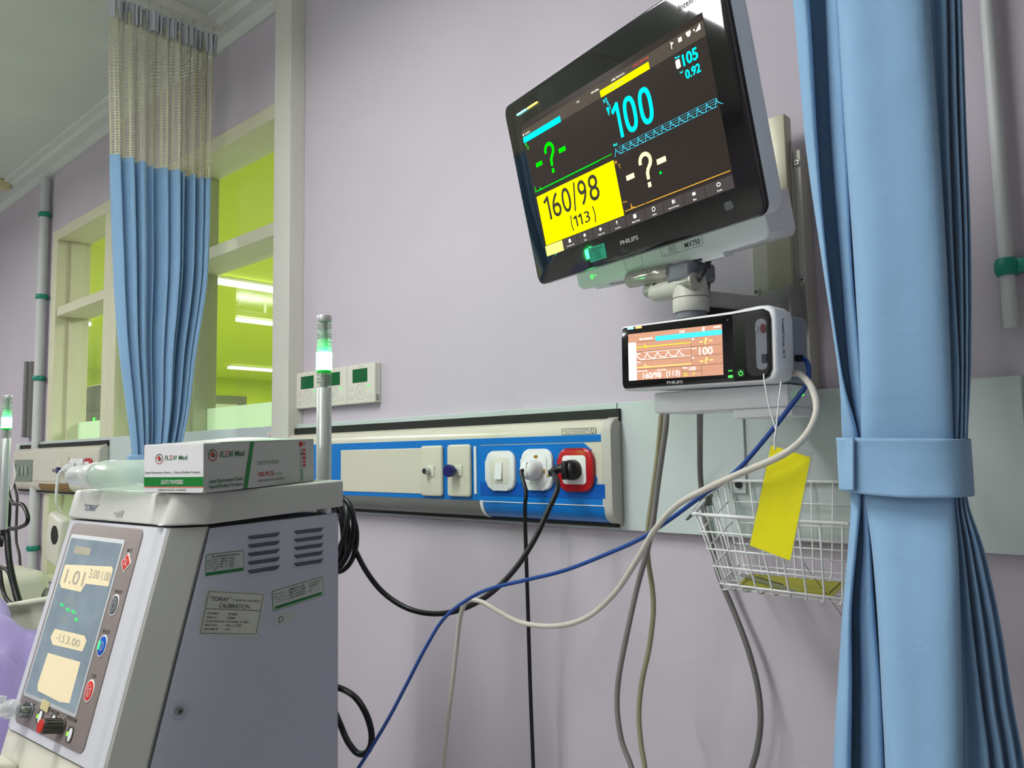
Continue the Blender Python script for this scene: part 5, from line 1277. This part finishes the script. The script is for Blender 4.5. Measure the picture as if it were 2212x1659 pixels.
# ------------------------------------------------------------------ small transport monitor
BOLD = .006
X3P = pose(.00286, .01745, .02193, (-.53195, .90015, 1.52630))
x3 = thing('transport_monitor', 'small white patient monitor with a brown lit screen and carrying handle, below the large one', 'monitor', M=X3P)
M_X3W = mat('monitor_bright_white', (232, 233, 236), .32)
outl = [(-.0795, -.0452), (.125, -.0440), (.1345, -.0405), (.1395, -.032), (.1400, .034), (.1375, .044), (.130, .0492), (.118, .0500), (.100, .0478), (.083, .0462), (-.0795, .0440), (-.0828, .0415), (-.0836, .037), (-.0836, -.038), (-.0828, -.0425)]
bm = NB(); prism(bm, outl, 0.0, .050, 'y', .004, 3); obj('front_shell', bm, M_X3W, x3, 40)
bm = NB(); prism(bm, rr(.212, .086, .006, 4, .0285, .0), .045, .108, 'y', .004, 3); obj('rear_shell', bm, mat('blue_grey_module', (132, 142, 158), .45), x3, 40, 'blue-grey rear shell')
inl = [(-.0775, -.0425), (.123, -.0408), (.1300, -.037), (.1335, -.028), (.1340, .032), (.1315, .041), (.124, .0455), (.100, .0440), (.083, .0430), (-.0775, .0415), (-.0805, .039), (-.0815, .035), (-.0815, -.036), (-.080, -.0405)]
bm = NB(); prism(bm, inl, -.0012, .0015, 'y', .0006); xf = obj('front_glass', bm, M_GLS, x3, 40, 'black glass front')
bm = NB(); prism(bm, [(.0845, -.0405), (.123, -.0395), (.1285, -.036), (.1318, -.028), (.1323, .032), (.130, .040), (.123, .0440), (.100, .0425), (.0845, .0415)], -.0020, -.0010, 'y', .0004); hp = obj('handle_panel', bm, mat('dark_olive_plastic', (20, 24, 21), .5, spec=.2), x3, 30, 'dark handle panel')
bm = NB(); prism(bm, rr(.029, .074, .011, 5, .116, .001), -.0024, -.0018, 'y'); obj('handle_opening', bm, M_BLACK, hp, None, 'deep black handle opening')
bm = NB(); prism(bm, rr(.014, .062, .006, 4, .1215, .002), -.0030, -.0023, 'y', .0002); hz = obj('connector_panel', bm, mat('grey_connector_panel', (108, 112, 122), .4), hp, None, 'grey connector panel inside the handle')
bm = NB(); prism(bm, [(.1245 + .0036 * math.cos(a), .021 + .0060 * math.sin(a)) for a in [2 * PI * i / 18 for i in range(18)]], -.0036, -.0029, 'y'); obj('red_port', bm, mat('dark_red_port', (72, 24, 32), .4), hz, None, 'dark red port')
bm = NB(); prism(bm, [(.1165 + .0022 * math.cos(a), .021 + .0042 * math.sin(a)) for a in [2 * PI * i / 14 for i in range(14)]], -.0036, -.0029, 'y'); obj('grey_port', bm, mat('grey_plastic', (104, 108, 116), .45), hz)
bm = NB(); box(bm, .1215, .1285, -.0042, -.0026, -.0205, -.0095, .0006); obj('cable_port', bm, mat('navy_port', (30, 36, 56), .4), hz)
SX = lambda u: (u - .5) * .14
SZ = lambda v: (.5 - v) * .0638
XB = emi('small_screen_brown', (176, 130, 108), .95)
xs = U(XB, lambda b: prism(b, [(-.07, -.0319), (.07, -.0319), (.07, .0319), (-.07, .0319)], -.0018, -.0010), 'screen', xf, 'lit brown screen')
yX = -.0021
sx = lambda b, u0, u1, v0, v1, y=yX: frect(b, SX(u0), SX(u1), SZ(v1), SZ(v0), y)
st_ = lambda b, s, u0, u1, v0, v1, y=yX - .0003: text(b, s, SX(u0), SX(u1), SZ(v1), SZ(v0), y)
sl_ = lambda b, P, w, y=yX - .0002: line(b, [(SX(u), SZ(v)) for u, v in P], w, y)
XW = emi('small_screen_white', (255, 253, 248), 1.3)
U(XW, lambda b: sx(b, 0, .09, .19, 1.0), 'side_bar', xf, 'white side bar')
U(emi('small_screen_cyan', (60, 190, 240), 1.1), lambda b: sx(b, .31, 1.0, .105, .205, yX - .0001), 'message_bar', xf, 'cyan message bar')
def f(b):
    for P in ([(.09, .19), (.31, .19)], [(.69, .21), (.69, .775)], [(.09, .40), (.69, .40)], [(.09, .59), (.69, .59)], [(.09, .775), (1, .775)], [(.69, .39), (1, .39)], [(.69, .585), (1, .585)], [(.59, .775), (.59, 1)], [(.79, .775), (.79, 1)], [(.59, .885), (.79, .885)]): sl_(b, P, .0004)
U(mat('screen_brown_line', (96, 60, 44), .5), f, 'grid_lines', xf)
def f(b):
    st_(b, 'Not Admitted', .135, .28, .105, .155); st_(b, '13:55', .57, .625, .045, .09); sx(b, .81, .83, .02, .10, yX - .0003); sx(b, .92, .99, .035, .06, yX - .0003)
    st_(b, '100', .77, .905, .425, .575); st_(b, '160/98', .165, .365, .855, .975); st_(b, '(113)', .42, .565, .850, .985); st_(b, '105', .665, .73, .80, .87)
    st_(b, 'SpO2', .695, .745, .42, .45); st_(b, 'Pleth', .095, .14, .425, .455); st_(b, 'Resp', .095, .14, .60, .635); st_(b, 'NBP mmHg', .10, .21, .80, .83); st_(b, 'Auto 15 min', .32, .42, .80, .83); st_(b, 'Pulse', .595, .645, .79, .825)
    st_(b, 'HR', .695, .72, .225, .26); st_(b, 'RR', .695, .72, .60, .635)
    P = []
    for k in range(4): P += [(.18 + k * .115, .56), (.215 + k * .115, .445), (.245 + k * .115, .54), (.27 + k * .115, .545)]
    sl_(b, [(.095, .47), (.13, .55), (.17, .57)] + P, .0008); sl_(b, [(.18, .42), (.69, .42)], .0004); sl_(b, [(.14, .575), (.69, .575)], .0004)
U(XW, f, 'white_lettering', xf)
def f(b):
    sl_(b, [(.095, .305), (.69, .305)], .0010); sl_(b, [(.185, .305), (.19, .25), (.2, .315), (.215, .315)], .0009)
    st_(b, 'STmx', .60, .645, .905, .935); st_(b, 'STindx', .60, .65, .95, .98); st_(b, '+', .70, .72, .90, .98)
U(emi('small_screen_lime', (196, 214, 20), 1.0), f, 'heart_trace', xf, 'lime heart trace')
def f(b):
    for v in (.245, .635):
        st_(b, '?', .825, .855, v, v + .12); sx(b, .775, .808, v + .055, v + .078, yX - .0003); sx(b, .872, .905, v + .045, v + .068, yX - .0003)
    sl_(b, [(.09, .735), (.69, .735)], .0010); sl_(b, [(.185, .735), (.19, .67), (.195, .725), (.23, .725)], .0008)
U(emi('small_screen_yellow', (250, 226, 110), 1.1), f, 'yellow_figures', xf, 'yellow question marks and trace')
U(emi('alarm_cyan', (150, 245, 250), 1.2), lambda b: prism(b, rr(.0100, .0026, .0008, 3, -.0660, .0398), -.0018, -.001), 'alarm_lamp', xf, 'cyan alarm lamp')
U(emi('alarm_orange', (255, 180, 110), 1.2), lambda b: prism(b, rr(.0100, .0026, .0008, 3, -.0530, .0398), -.0018, -.001), 'alarm_lamp', xf, 'orange alarm lamp')
U(M_LOGO, lambda b: phil(b, -.0108, .0124, -.0395, -.0357, -.0016), 'logo', xf, 'silver maker lettering')
GE = mat('green_indicator', (60, 240, 80), .4, emit=1.5)
U(GE, lambda b: prism(b, rr(.0062, .0030, .0008, 3, .0795, -.0346), -.0018, -.001), 'battery_light', xf, 'green battery light')
U(GE, lambda b: [line(b, [(.0768, -.0278 + k * .001), (.0822, -.0278 + k * .001)], .0004, -.0016) for k in (0, 1)] and b, 'mains_light', xf, 'green mains light')
pb = U(mat('dark_button', (16, 30, 20), .4), lambda b: prism(b, rr(.0105, .0100, .002, 3, .0939, -.0312), -.0030, -.0018), 'power_button', xf, 'dark power button')
U(GE, lambda b: [ring2(b, .0939, -.0315, .0026, .0026, .0007, -.0033, 18, None, 0, 125, 415), line(b, [(.0939, -.0305), (.0939, -.0278)], .0007, -.0033)] and b, 'power_symbol', pb)
U(mat('faint_grey_print', (70, 74, 78), .4), lambda b: prism(b, rr(.0022, .0022, .001, 3, .0777, .0362), -.0016, -.001), 'sensor_dot', xf)
# lettering on the right flank
BOLD = .004
XS = Rz(PI / 2)
bm = NB(); text(bm, 'IntelliVue X3', .0150, .0220, -.0140, .0330, -.14035, XS, 0, 0, True); obj('model_lettering', bm, mat('dark_print', (40, 52, 44), .6), x3)
# dock: tray below and module behind at the right
t = thing('monitor_dock', 'pale docking tray under the small monitor carrying the hanging grey cables', 'dock', (-.50, 1.02, 1.452))
bm = NB(); box(bm, -.096, .098, -.072, .012, 0, .0285, .003, 2); obj('tray', bm, M_HSW, t, 35)
bm = NB(); box(bm, .02, .100, -.066, -.002, -.012, .0005, .003, 2); obj('under_box', bm, M_HSW, t, 30)
bm = NB(); box(bm, -.03, .02, .012, .205, .002, .024, .003, 2); obj('rear_arm', bm, M_SILV2, t, 30)
bm = NB(); p = at(1733, 852, Y=.972) - Vector((-.50, 1.02, 1.452)); lathe(bm, [(.0022, 0), (.0018, -.002)], 10, Tr(*p), axis='y'); obj('indicator', bm, G_LED, t, None, 'green light')
#PART5
# ------------------------------------------------------------------ cables hanging from the small monitor
def cable(name, label, P, r, m, n=10, grp=None, cat='cable', extra=None):
    pts = [at(p[0], p[1], Y=p[2]) for p in P]; o = pts[0]
    t = thing(name, label, cat, tuple(o), group=grp)
    bm = NB(); tube(bm, [q - o for q in spline(pts, 8)], r, n); obj('sheath', bm, m, t)
    return t, o
t, o = cable('sensor_cable', 'blue cable running from the small monitor down across the wall',
    [(1716, 774, .968), (1738, 776, .968), (1747, 795, .955), (1742, 830, .935), (1712, 872, .93), (1655, 945, .93), (1590, 1018, .93), (1520, 1068, .93), (1450, 1120, .94), (1385, 1163, .95), (1310, 1197, .96), (1220, 1232, .96), (1140, 1252, .96), (1065, 1270, .95), (1015, 1292, .94), (960, 1335, .92), (920, 1398, .9), (880, 1475, .88), (835, 1560, .85), (775, 1658, .82), (700, 1770, .80)], .0031, M_BCAB)
bm = NB(); tube(bm, [at(x, 774, Y=.968) - o for x in (1708, 1734)], .0045, 12); obj('strain_relief', bm, M_BLACK, t)
cable('blood_pressure_hose', 'ivory hose looping from the small monitor past the yellow tag',
    [(1712, 806, .955), (1730, 810, .94), (1752, 835, .92), (1764, 875, .90), (1756, 915, .885), (1728, 955, .870), (1680, 988, .862), (1600, 1022, .87), (1530, 1054, .88), (1462, 1092, .90), (1412, 1148, .92), (1376, 1210, .94), (1325, 1285, .96), (1265, 1335, .97), (1200, 1352, .97), (1130, 1346, .97), (1080, 1322, .97), (1045, 1302, .97), (1018, 1296, .965), (1004, 1305, .965), (994, 1335, .975), (986, 1400, .985), (976, 1490, .99), (966, 1570, 1.0), (957, 1662, 1.0), (948, 1760, 1.0)], .0041, M_IVORY, 12)
cable('monitor_cable', 'olive-grey cable hanging from the dock, crossing behind a dark grey one',
    [(1431, 872, 1.00), (1427, 920, 1.01), (1420, 990, 1.03), (1408, 1080, 1.05), (1399, 1150, 1.06), (1400, 1210, 1.07), (1409, 1270, 1.08), (1411, 1325, 1.08), (1402, 1400, 1.08), (1387, 1470, 1.08), (1380, 1540, 1.08), (1385, 1610, 1.08), (1394, 1670, 1.08), (1400, 1800, 1.08)], .0042, M_OLIVE)
cable('monitor_cable', 'dark grey cable hanging from the dock beside the olive-grey one',
    [(1440, 872, 1.00), (1438, 920, 1.00), (1430, 980, 1.01), (1419, 1060, 1.03), (1410, 1130, 1.04), (1398, 1190, 1.05), (1376, 1270, 1.06), (1354, 1370, 1.06), (1337, 1460, 1.06), (1333, 1530, 1.06), (1343, 1600, 1.06), (1366, 1665, 1.06), (1400, 1800, 1.06)], .0045, M_GREY)
cable('monitor_cable', 'dark grey cable passing from the dock behind the wire basket',
    [(1513, 872, 1.00), (1512, 900, 1.06), (1512, 960, 1.17), (1513, 1030, 1.235), (1520, 1100, 1.245), (1534, 1170, 1.245), (1554, 1245, 1.245), (1585, 1320, 1.245), (1615, 1400, 1.24), (1636, 1480, 1.24), (1643, 1550, 1.24), (1637, 1610, 1.24), (1622, 1665, 1.24), (1560, 1850, 1.24)], .0048, mat('dark_grey_sheath', (104, 103, 103), .5))
cable('loose_thread', 'thin dark thread dangling from under the wire basket', [(1735, 1215, 1.10), (1790, 1290, 1.10), (1830, 1345, 1.10), (1850, 1370, 1.10)], .0004, M_BLACK, 5, cat='thread')

# ------------------------------------------------------------------ yellow tag on a string
TP = [at(1666, 962, Y=.885), at(1751, 988, Y=.880), at(1707, 1211, Y=.880), at(1620, 1178, Y=.888)]
t = thing('hanging_tag', 'blank yellow laminated tag on a white string below the small monitor', 'tag', tuple(TP[0]))
c_ = sum(TP, Vector()) / 4
def slab(P, th, off=0.0):
    bm = NB(); d_ = Vector((0, th / 2, 0)); o_ = Vector((0, off, 0))
    A = [bm.verts.new(p - d_ + o_ - TP[0]) for p in P]; B = [bm.verts.new(p + d_ + o_ - TP[0]) for p in P]
    bm.faces.new(A[::-1]); bm.faces.new(B)
    for i in range(len(P)): bm.faces.new((A[i], A[(i + 1) % len(P)], B[(i + 1) % len(P)], B[i]))
    bmesh.ops.recalc_face_normals(bm, faces=bm.faces[:]); return bm
obj('card', slab([TP[0], TP[1], TP[2], TP[3]], .0007), M_YEL, t, None, 'yellow card')
LP_ = [c_ + (p - c_) * 1.0 + (p - c_).normalized() * .0055 for p in TP]
bm = NB()
for i in range(4):
    q_ = [LP_[i], LP_[(i + 1) % 4], TP[(i + 1) % 4], TP[i]]
    a_ = [bm.verts.new(p - TP[0] + Vector((0, -.0004, 0))) for p in q_]; b_ = [bm.verts.new(p - TP[0] + Vector((0, .0004, 0))) for p in q_]
    bm.faces.new(a_); bm.faces.new(b_[::-1]); bm.faces.new((a_[0], a_[1], b_[1], b_[0]))
obj('laminate', bm, M_CLEAR, t, None, 'clear laminate margin')
hole = at(1674, 972, Y=.884)
for P in ([at(1650, 808, Y=.895), at(1651, 822, Y=.887), at(1662, 880, Y=.886), at(1676, 930, Y=.885), at(1675, 950, Y=.884), hole],
          [at(1688, 818, Y=.915), at(1685, 845, Y=.892), at(1680, 890, Y=.887), at(1676, 930, Y=.884), at(1673, 950, Y=.883), hole]):
    bm = NB(); tube(bm, [p - TP[0] for p in spline(P, 6)], .0009, 6); obj('string', bm, M_WPL, t)

# ------------------------------------------------------------------ wire basket on the wall
BA, BB, BC, BD = Vector((-.650, 1.252, 1.346)), Vector((-.385, 1.252, 1.346)), Vector((-.5975, 1.05, 1.3055)), Vector((-.372, 1.05, 1.3015))
ba, bb, bc, bd = Vector((-.622, 1.24, 1.195)), Vector((-.405, 1.24, 1.195)), Vector((-.574, 1.085, 1.193)), Vector((-.392, 1.085, 1.190))
t = thing('wire_basket', 'white wire basket fixed to the wall below the small monitor', 'basket', tuple(ba)); o = ba
M_WIRE = mat('white_coated_wire', (232, 234, 234), .35)
bm = NB()
rim = []
for P, Q in ((BC, BD), (BD, BB), (BB, BA), (BA, BC)): rim += [P + (Q - P) * .09, P + (Q - P) * .91]
rim = spline([p - o for p in rim], 5, True); tube(bm, rim, .0028, 8, True); obj('rim', bm, M_WIRE, t)
def wires(name, P0, P1, Q0, Q1, nv, nh, rv=.0014, skip_end=False):
    """wires of one side: P = rim end to end, Q = bottom end to end"""
    L = lambda a, b, k: a + (b - a) * k
    for i in range(nv):
        k = (i + .0) / (nv - 1) if nv > 1 else .5; k = .04 + .92 * k
        a_, b_ = L(P0, P1, k), L(Q0, Q1, k); inn = (((ba + bb + bc + bd) / 4) - b_); inn.z = 0; inn.normalize()
        b0 = NB(); tube(b0, [p - o for p in (a_, L(a_, b_, .5), L(a_, b_, .93), b_ + inn * .004, b_ + inn * .014)], rv, 6); obj('wire', b0, M_WIRE, t)
    for j in range(nh):
        k = (j + 1) / (nh + .35)
        b0 = NB(); tube(b0, [L(P0, Q0, k) - o, L(P1, Q1, k) - o], rv, 6); obj('wire', b0, M_WIRE, t)
wires('front', BC, BD, bc, bd, 8, 4, .0015)
wires('back', BA, BB, ba, bb, 8, 4, .0013)
wires('side', BA, BC, ba, bc, 5, 4, .0013)
wires('side', BB, BD, bb, bd, 5, 4, .0013)
for k in range(5):
    q = (k + .5) / 5; b0 = NB(); tube(b0, [ba + (bc - ba) * q - o, bb + (bd - bb) * q - o], .0013, 6); obj('wire', b0, M_WIRE, t)
b0 = NB(); tube(b0, [bc - o, bc + (bb - bc) * .22 - o], .0013, 6); obj('wire', b0, M_WIRE, t)
bm = NB(); q0, q1 = at(1484, 1122, Y=1.06), at(1536, 1070, Y=1.15)
tube(bm, [q0 - o, q0 + (q1 - q0) * .4 - o, q0 + (q1 - q0) * .7 - o, q1 - o], [.002, .0035, .005, .0035], 8); box(bm, -.005, .005, -.008, .008, -.010, .006, .002, 2, Tr(*(q0 + (q1 - q0) * .82 - o)))
obj('hook_clip', bm, mat('grey_green_clip', (96, 104, 98), .4), t, None, 'grey plastic clip on the rim')
# paper and tube lying in the basket
ZB = 1.1985
PP = [at(1572, 1271, Z=ZB), at(1622, 1240, Z=ZB), at(1828, 1260, Z=ZB), at(1790, 1292, Z=ZB)]
PP = [Vector((min(max(p.x, -.612), -.398), min(max(p.y, 1.095), 1.232), ZB)) for p in PP]
o2 = PP[0]
t2 = thing('laminated_sheet', 'yellow printed sheet lying in the wire basket', 'sheet', tuple(o2))
bm = NB(); A = [bm.verts.new(p - o2) for p in PP]; B = [bm.verts.new(p - o2 + Vector((0, 0, .001))) for p in PP]; bm.faces.new(A[::-1]); bm.faces.new(B)
for i in range(4): bm.faces.new((A[i], A[(i + 1) % 4], B[(i + 1) % 4], B[i]))
bmesh.ops.recalc_face_normals(bm, faces=bm.faces[:]); obj('sheet', bm, mat('olive_yellow_sheet', (186, 182, 30), .45), t2)
bm = NB(); pc = sum(PP, Vector()) / 4; Q = [pc + (p - pc) * .90 - o2 + Vector((0, 0, .0014)) for p in PP]
for i in range(4): 
    a_, b_ = Q[i], Q[(i + 1) % 4]; n_ = (b_ - a_).cross(Vector((0, 0, 1))).normalized() * .0006
    bm.faces.new([bm.verts.new(v) for v in (a_ - n_, b_ - n_, b_ + n_, a_ + n_)])
for k in range(6):
    a_, b_ = Q[1] + (Q[0] - Q[1]) * (.14 + k * .12) + (Q[2] - Q[1]) * .08, Q[2] + (Q[3] - Q[2]) * (.14 + k * .12) - (Q[2] - Q[1]) * (.08 + .1 * (k % 2)); n_ = Vector((0, .0006, 0))
    bm.faces.new([bm.verts.new(v) for v in (a_ - n_, b_ - n_, b_ + n_, a_ + n_)])
obj('printed_lines', bm, M_INK, t2)
q0, q1 = at(1600, 1242, Z=ZB + .005), at(1718, 1277, Z=ZB + .005)
t3 = thing('syringe_tube', 'clear plastic tube lying on the yellow sheet in the basket', 'tube', tuple(q0))
bm = NB(); tube(bm, [(q0 + (q1 - q0) * k - q0) for k in (0, .02, .8, .86, 1)], [.002, .0036, .0036, .002, .0012], 12); obj('barrel', bm, glass('clear_tube_plastic', (.8, .82, .78), .1, haze=.3, hazecol=(.6, .62, .58)), t3)
bm = NB(); tube(bm, [(q0 + (q1 - q0) * k - q0 + Vector((0, 0, .0042))) for k in (.3, .8)], .0006, 6); obj('marking', bm, M_INK, t3)

# ------------------------------------------------------------------ far left: second station
t = thing('machine_body', 'rounded cream machine part behind the black cables at the left edge', 'machine', (-4.35, 1.0, 0))
q = at(5, 1290, Y=1.0)
bm = NB(); box(bm, q.x - .30 + 4.35, q.x + .10 + 4.35, -.12, .15, 0, at(20, 1240, Y=1.0).z, .05, 4); obj('casing', bm, M_LOWC, t, 50)
def farcable(label, P, r, m=M_CORD, name='black_cable', cat='cable', closed=False):
    pts = [at(p[0], p[1], Y=p[2] if len(p) > 2 else .80) for p in P]; o = pts[0]
    th = thing(name, label, cat, tuple(o)); bm = NB(); tube(bm, [q - o for q in spline(pts, 7, closed)], r, 8, closed); obj('sheath', bm, m, th); return th, o
t, o = farcable('black cable bundle hanging from the distant beacon pole, with one round loop', [(2, 1000), (6, 1060), (12, 1110), (16, 1160), (20, 1210), (30, 1260), (44, 1310), (52, 1345)], .010, name='cable_bundle')
for P in ([(0, 1010), (10, 1070), (8, 1130), (2, 1180)], [(4, 1005), (16, 1050), (20, 1100), (16, 1150), (8, 1164), (0, 1140)], [(6, 1010), (14, 1045), (26, 1085), (48, 1090), (60, 1115), (56, 1132), (36, 1141), (20, 1140), (8, 1120)], [(0, 1225), (16, 1232), (26, 1260), (36, 1300), (44, 1325)], [(0, 1232), (4, 1262), (12, 1290), (28, 1306), (40, 1310)]):
    bm = NB(); tube(bm, [at(a, b, Y=.80 + .01 * k % .03) - o for k, (a, b) in enumerate([])] or [q - o for q in spline([at(a, b, Y=.80) for a, b in P], 7)], .0065, 8); obj('loop', bm, M_CORD, t)
farcable('thin dark grey cable hanging straight from the far bed head unit', [(30, 1045, 1.2), (37, 1075, 1.2), (36, 1110, 1.2), (35, 1165, 1.2), (42, 1200, 1.2), (46, 1255, 1.2), (58, 1285, 1.2), (64, 1305, 1.2), (70, 1340, 1.2)], .006, mat('dark_taupe_cable', (58, 54, 50), .5), 'hanging_cable')
farcable('thin white cable in front of the far switch panel', [(27, 1000, 1.226), (31, 1010, 1.20), (33, 1030, 1.19), (27, 1050, 1.19), (16, 1075, 1.15), (0, 1100, 1.1), (-40, 1180, 1.0)], .0035, M_WPL, 'white_cable')
th, o = farcable('short dark cable at the edge of the bed rail', [(66, 1312, .64), (74, 1303, .64), (84, 1301, .64), (92, 1293, .64), (96, 1282, .66), (101, 1274, .70)], .0055, M_CORD, 'hanging_cable')
# bed end board and purple cloth
t = thing('bed_end_board', 'olive-grey bed end board beyond the dialysis machine', 'bed', (-2.4, .62, 0))
pl, pr = at(-60, 1322, Y=.62), at(150, 1286, Y=.62)
bm = NB(); prism(bm, [(pl.x + 2.4, .55), (pr.x + 2.4, .55), (pr.x + 2.4, pr.z), (pl.x + 2.4, pl.z)], 0, .05, 'y', .004, 2); obj('board', bm, mat('olive_grey_board', (196, 198, 176), .5), t, 30)
q0, q1 = at(-60, 1322, Y=.61), at(110, 1293, Y=.61)
bm = NB(); tube(bm, [q0 - Vector((-2.4, .62, 0)), q1 - Vector((-2.4, .62, 0))], .007, 10); obj('edge_bead', bm, mat('olive_grey_board', (196, 198, 176), .5), t)
t = thing('purple_blanket', 'lilac cloth heaped over the bed beside the dialysis machine', 'blanket', (-1.80, .45, .665))
bm = NB(); NU, NV = 40, 30
V = {}
for i in range(NU + 1):
    for j in range(NV + 1):
        u, v = i / NU, j / NV
        x = -.75 + 1.05 * u; y = -.38 + .50 * v
        h = (1 - (2 * u - .95) ** 4 * .9 if u > .475 else 1) * math.sin(PI * min(1, .12 + v * .55)) ** .4
        z = .395 * max(0, min(1, (1 - u) * 3.6)) ** .5 * h
        z += .020 * math.sin(9 * u + 5 * v) + .016 * math.sin(27 * u - 9 * v) + .014 * abs(math.sin(19 * v + 11 * u)) + .008 * abs(math.sin(31 * u + 13 * v))
        V[i, j] = bm.verts.new((x, y, max(z, -.03)))
for i in range(NU):
    for j in range(NV): bm.faces.new((V[i, j], V[i + 1, j], V[i + 1, j + 1], V[i, j + 1])).smooth = True
pb_ = obj('cloth', bm, cloth_mat('lilac_cloth', (150, 138, 188)), t, 0); pb_.modifiers.new('t', 'SOLIDIFY').thickness = .004
t = thing('bed', 'bed frame mostly out of view beyond the dialysis machine', 'bed', (-2.1, .30, 0))
bm = NB(); box(bm, -.75, .28, -.40, .30, .45, .62, .04, 3); obj('mattress', bm, mat('mattress_green', (120, 150, 140), .6), t)
for a_ in (-.7, .22):
    for b_ in (-.35, .25):
        bm = NB(); box(bm, a_ - .02, a_ + .02, b_ - .02, b_ + .02, 0, .45, .004); obj('leg', bm, M_SILV2, t)

# ------------------------------------------------------------------ writing and marks that stand apart become parts of their own
def split_far(o):
    me = o.data; n = len(me.vertices); par = list(range(n))
    def find(a):
        while par[a] != a: par[a] = par[par[a]]; a = par[a]
        return a
    for e in me.edges:
        a, b = find(e.vertices[0]), find(e.vertices[1])
        if a != b: par[a] = b
    S_ = max(abs(o.matrix_world.to_scale().x), 1e-6)
    isl = {}
    for i in range(n): isl.setdefault(find(i), []).append(i)
    K = list(isl)
    if len(K) < 2 or len(K) > 700: return
    bb = []
    for k in K:
        c = [me.vertices[i].co for i in isl[k]]; bb.append(([min(p[a] for p in c) for a in range(3)], [max(p[a] for p in c) for a in range(3)]))
    sz = [max(h[a] - l[a] for a in range(3)) for l, h in bb]
    g = list(range(len(K)))
    def fg(a):
        while g[a] != a: g[a] = g[g[a]]; a = g[a]
        return a
    for i in range(len(K)):
        for j in range(i + 1, len(K)):
            gap = math.sqrt(sum(max(0, bb[i][0][a] - bb[j][1][a], bb[j][0][a] - bb[i][1][a]) ** 2 for a in range(3)))
            if gap <= max(.019, .5 * max(sz[i], sz[j])): g[fg(i)] = fg(j)
    roots = sorted({fg(i) for i in range(len(K))})
    if len(roots) < 2: return
    of = {}
    for i, k in enumerate(K):
        for v in isl[k]: of[v] = roots.index(fg(i))
    base_name = o.name.split('.')[0]
    for q in range(len(roots)):
        b = NB(); b.from_mesh(me); b.verts.ensure_lookup_table()
        bmesh.ops.delete(b, geom=[b.verts[v] for v in range(n) if of[v] != q], context='VERTS')
        if q == 0: keep = b; continue
        m2 = bpy.data.meshes.new(base_name); b.to_mesh(m2); b.free()
        for mm in me.materials: m2.materials.append(mm)
        o2_ = o.copy(); o2_.data = m2; o2_.name = base_name; COL.objects.link(o2_)
    keep.to_mesh(me); keep.free()
for o in list(bpy.data.objects):
    if o.type == 'MESH' and o.parent is not None and o.name.split('.')[0] in ('lettering', 'white_lettering', 'cyan_lettering', 'button_print', 'glue_spot', 'button_lettering', 'small_print', 'screen_print', 'small_lettering', 'bar_lettering', 'yellow_figures', 'reading_field', 'reflected_light_dots', 'foot_rib', 'red_marks'): split_far(o)
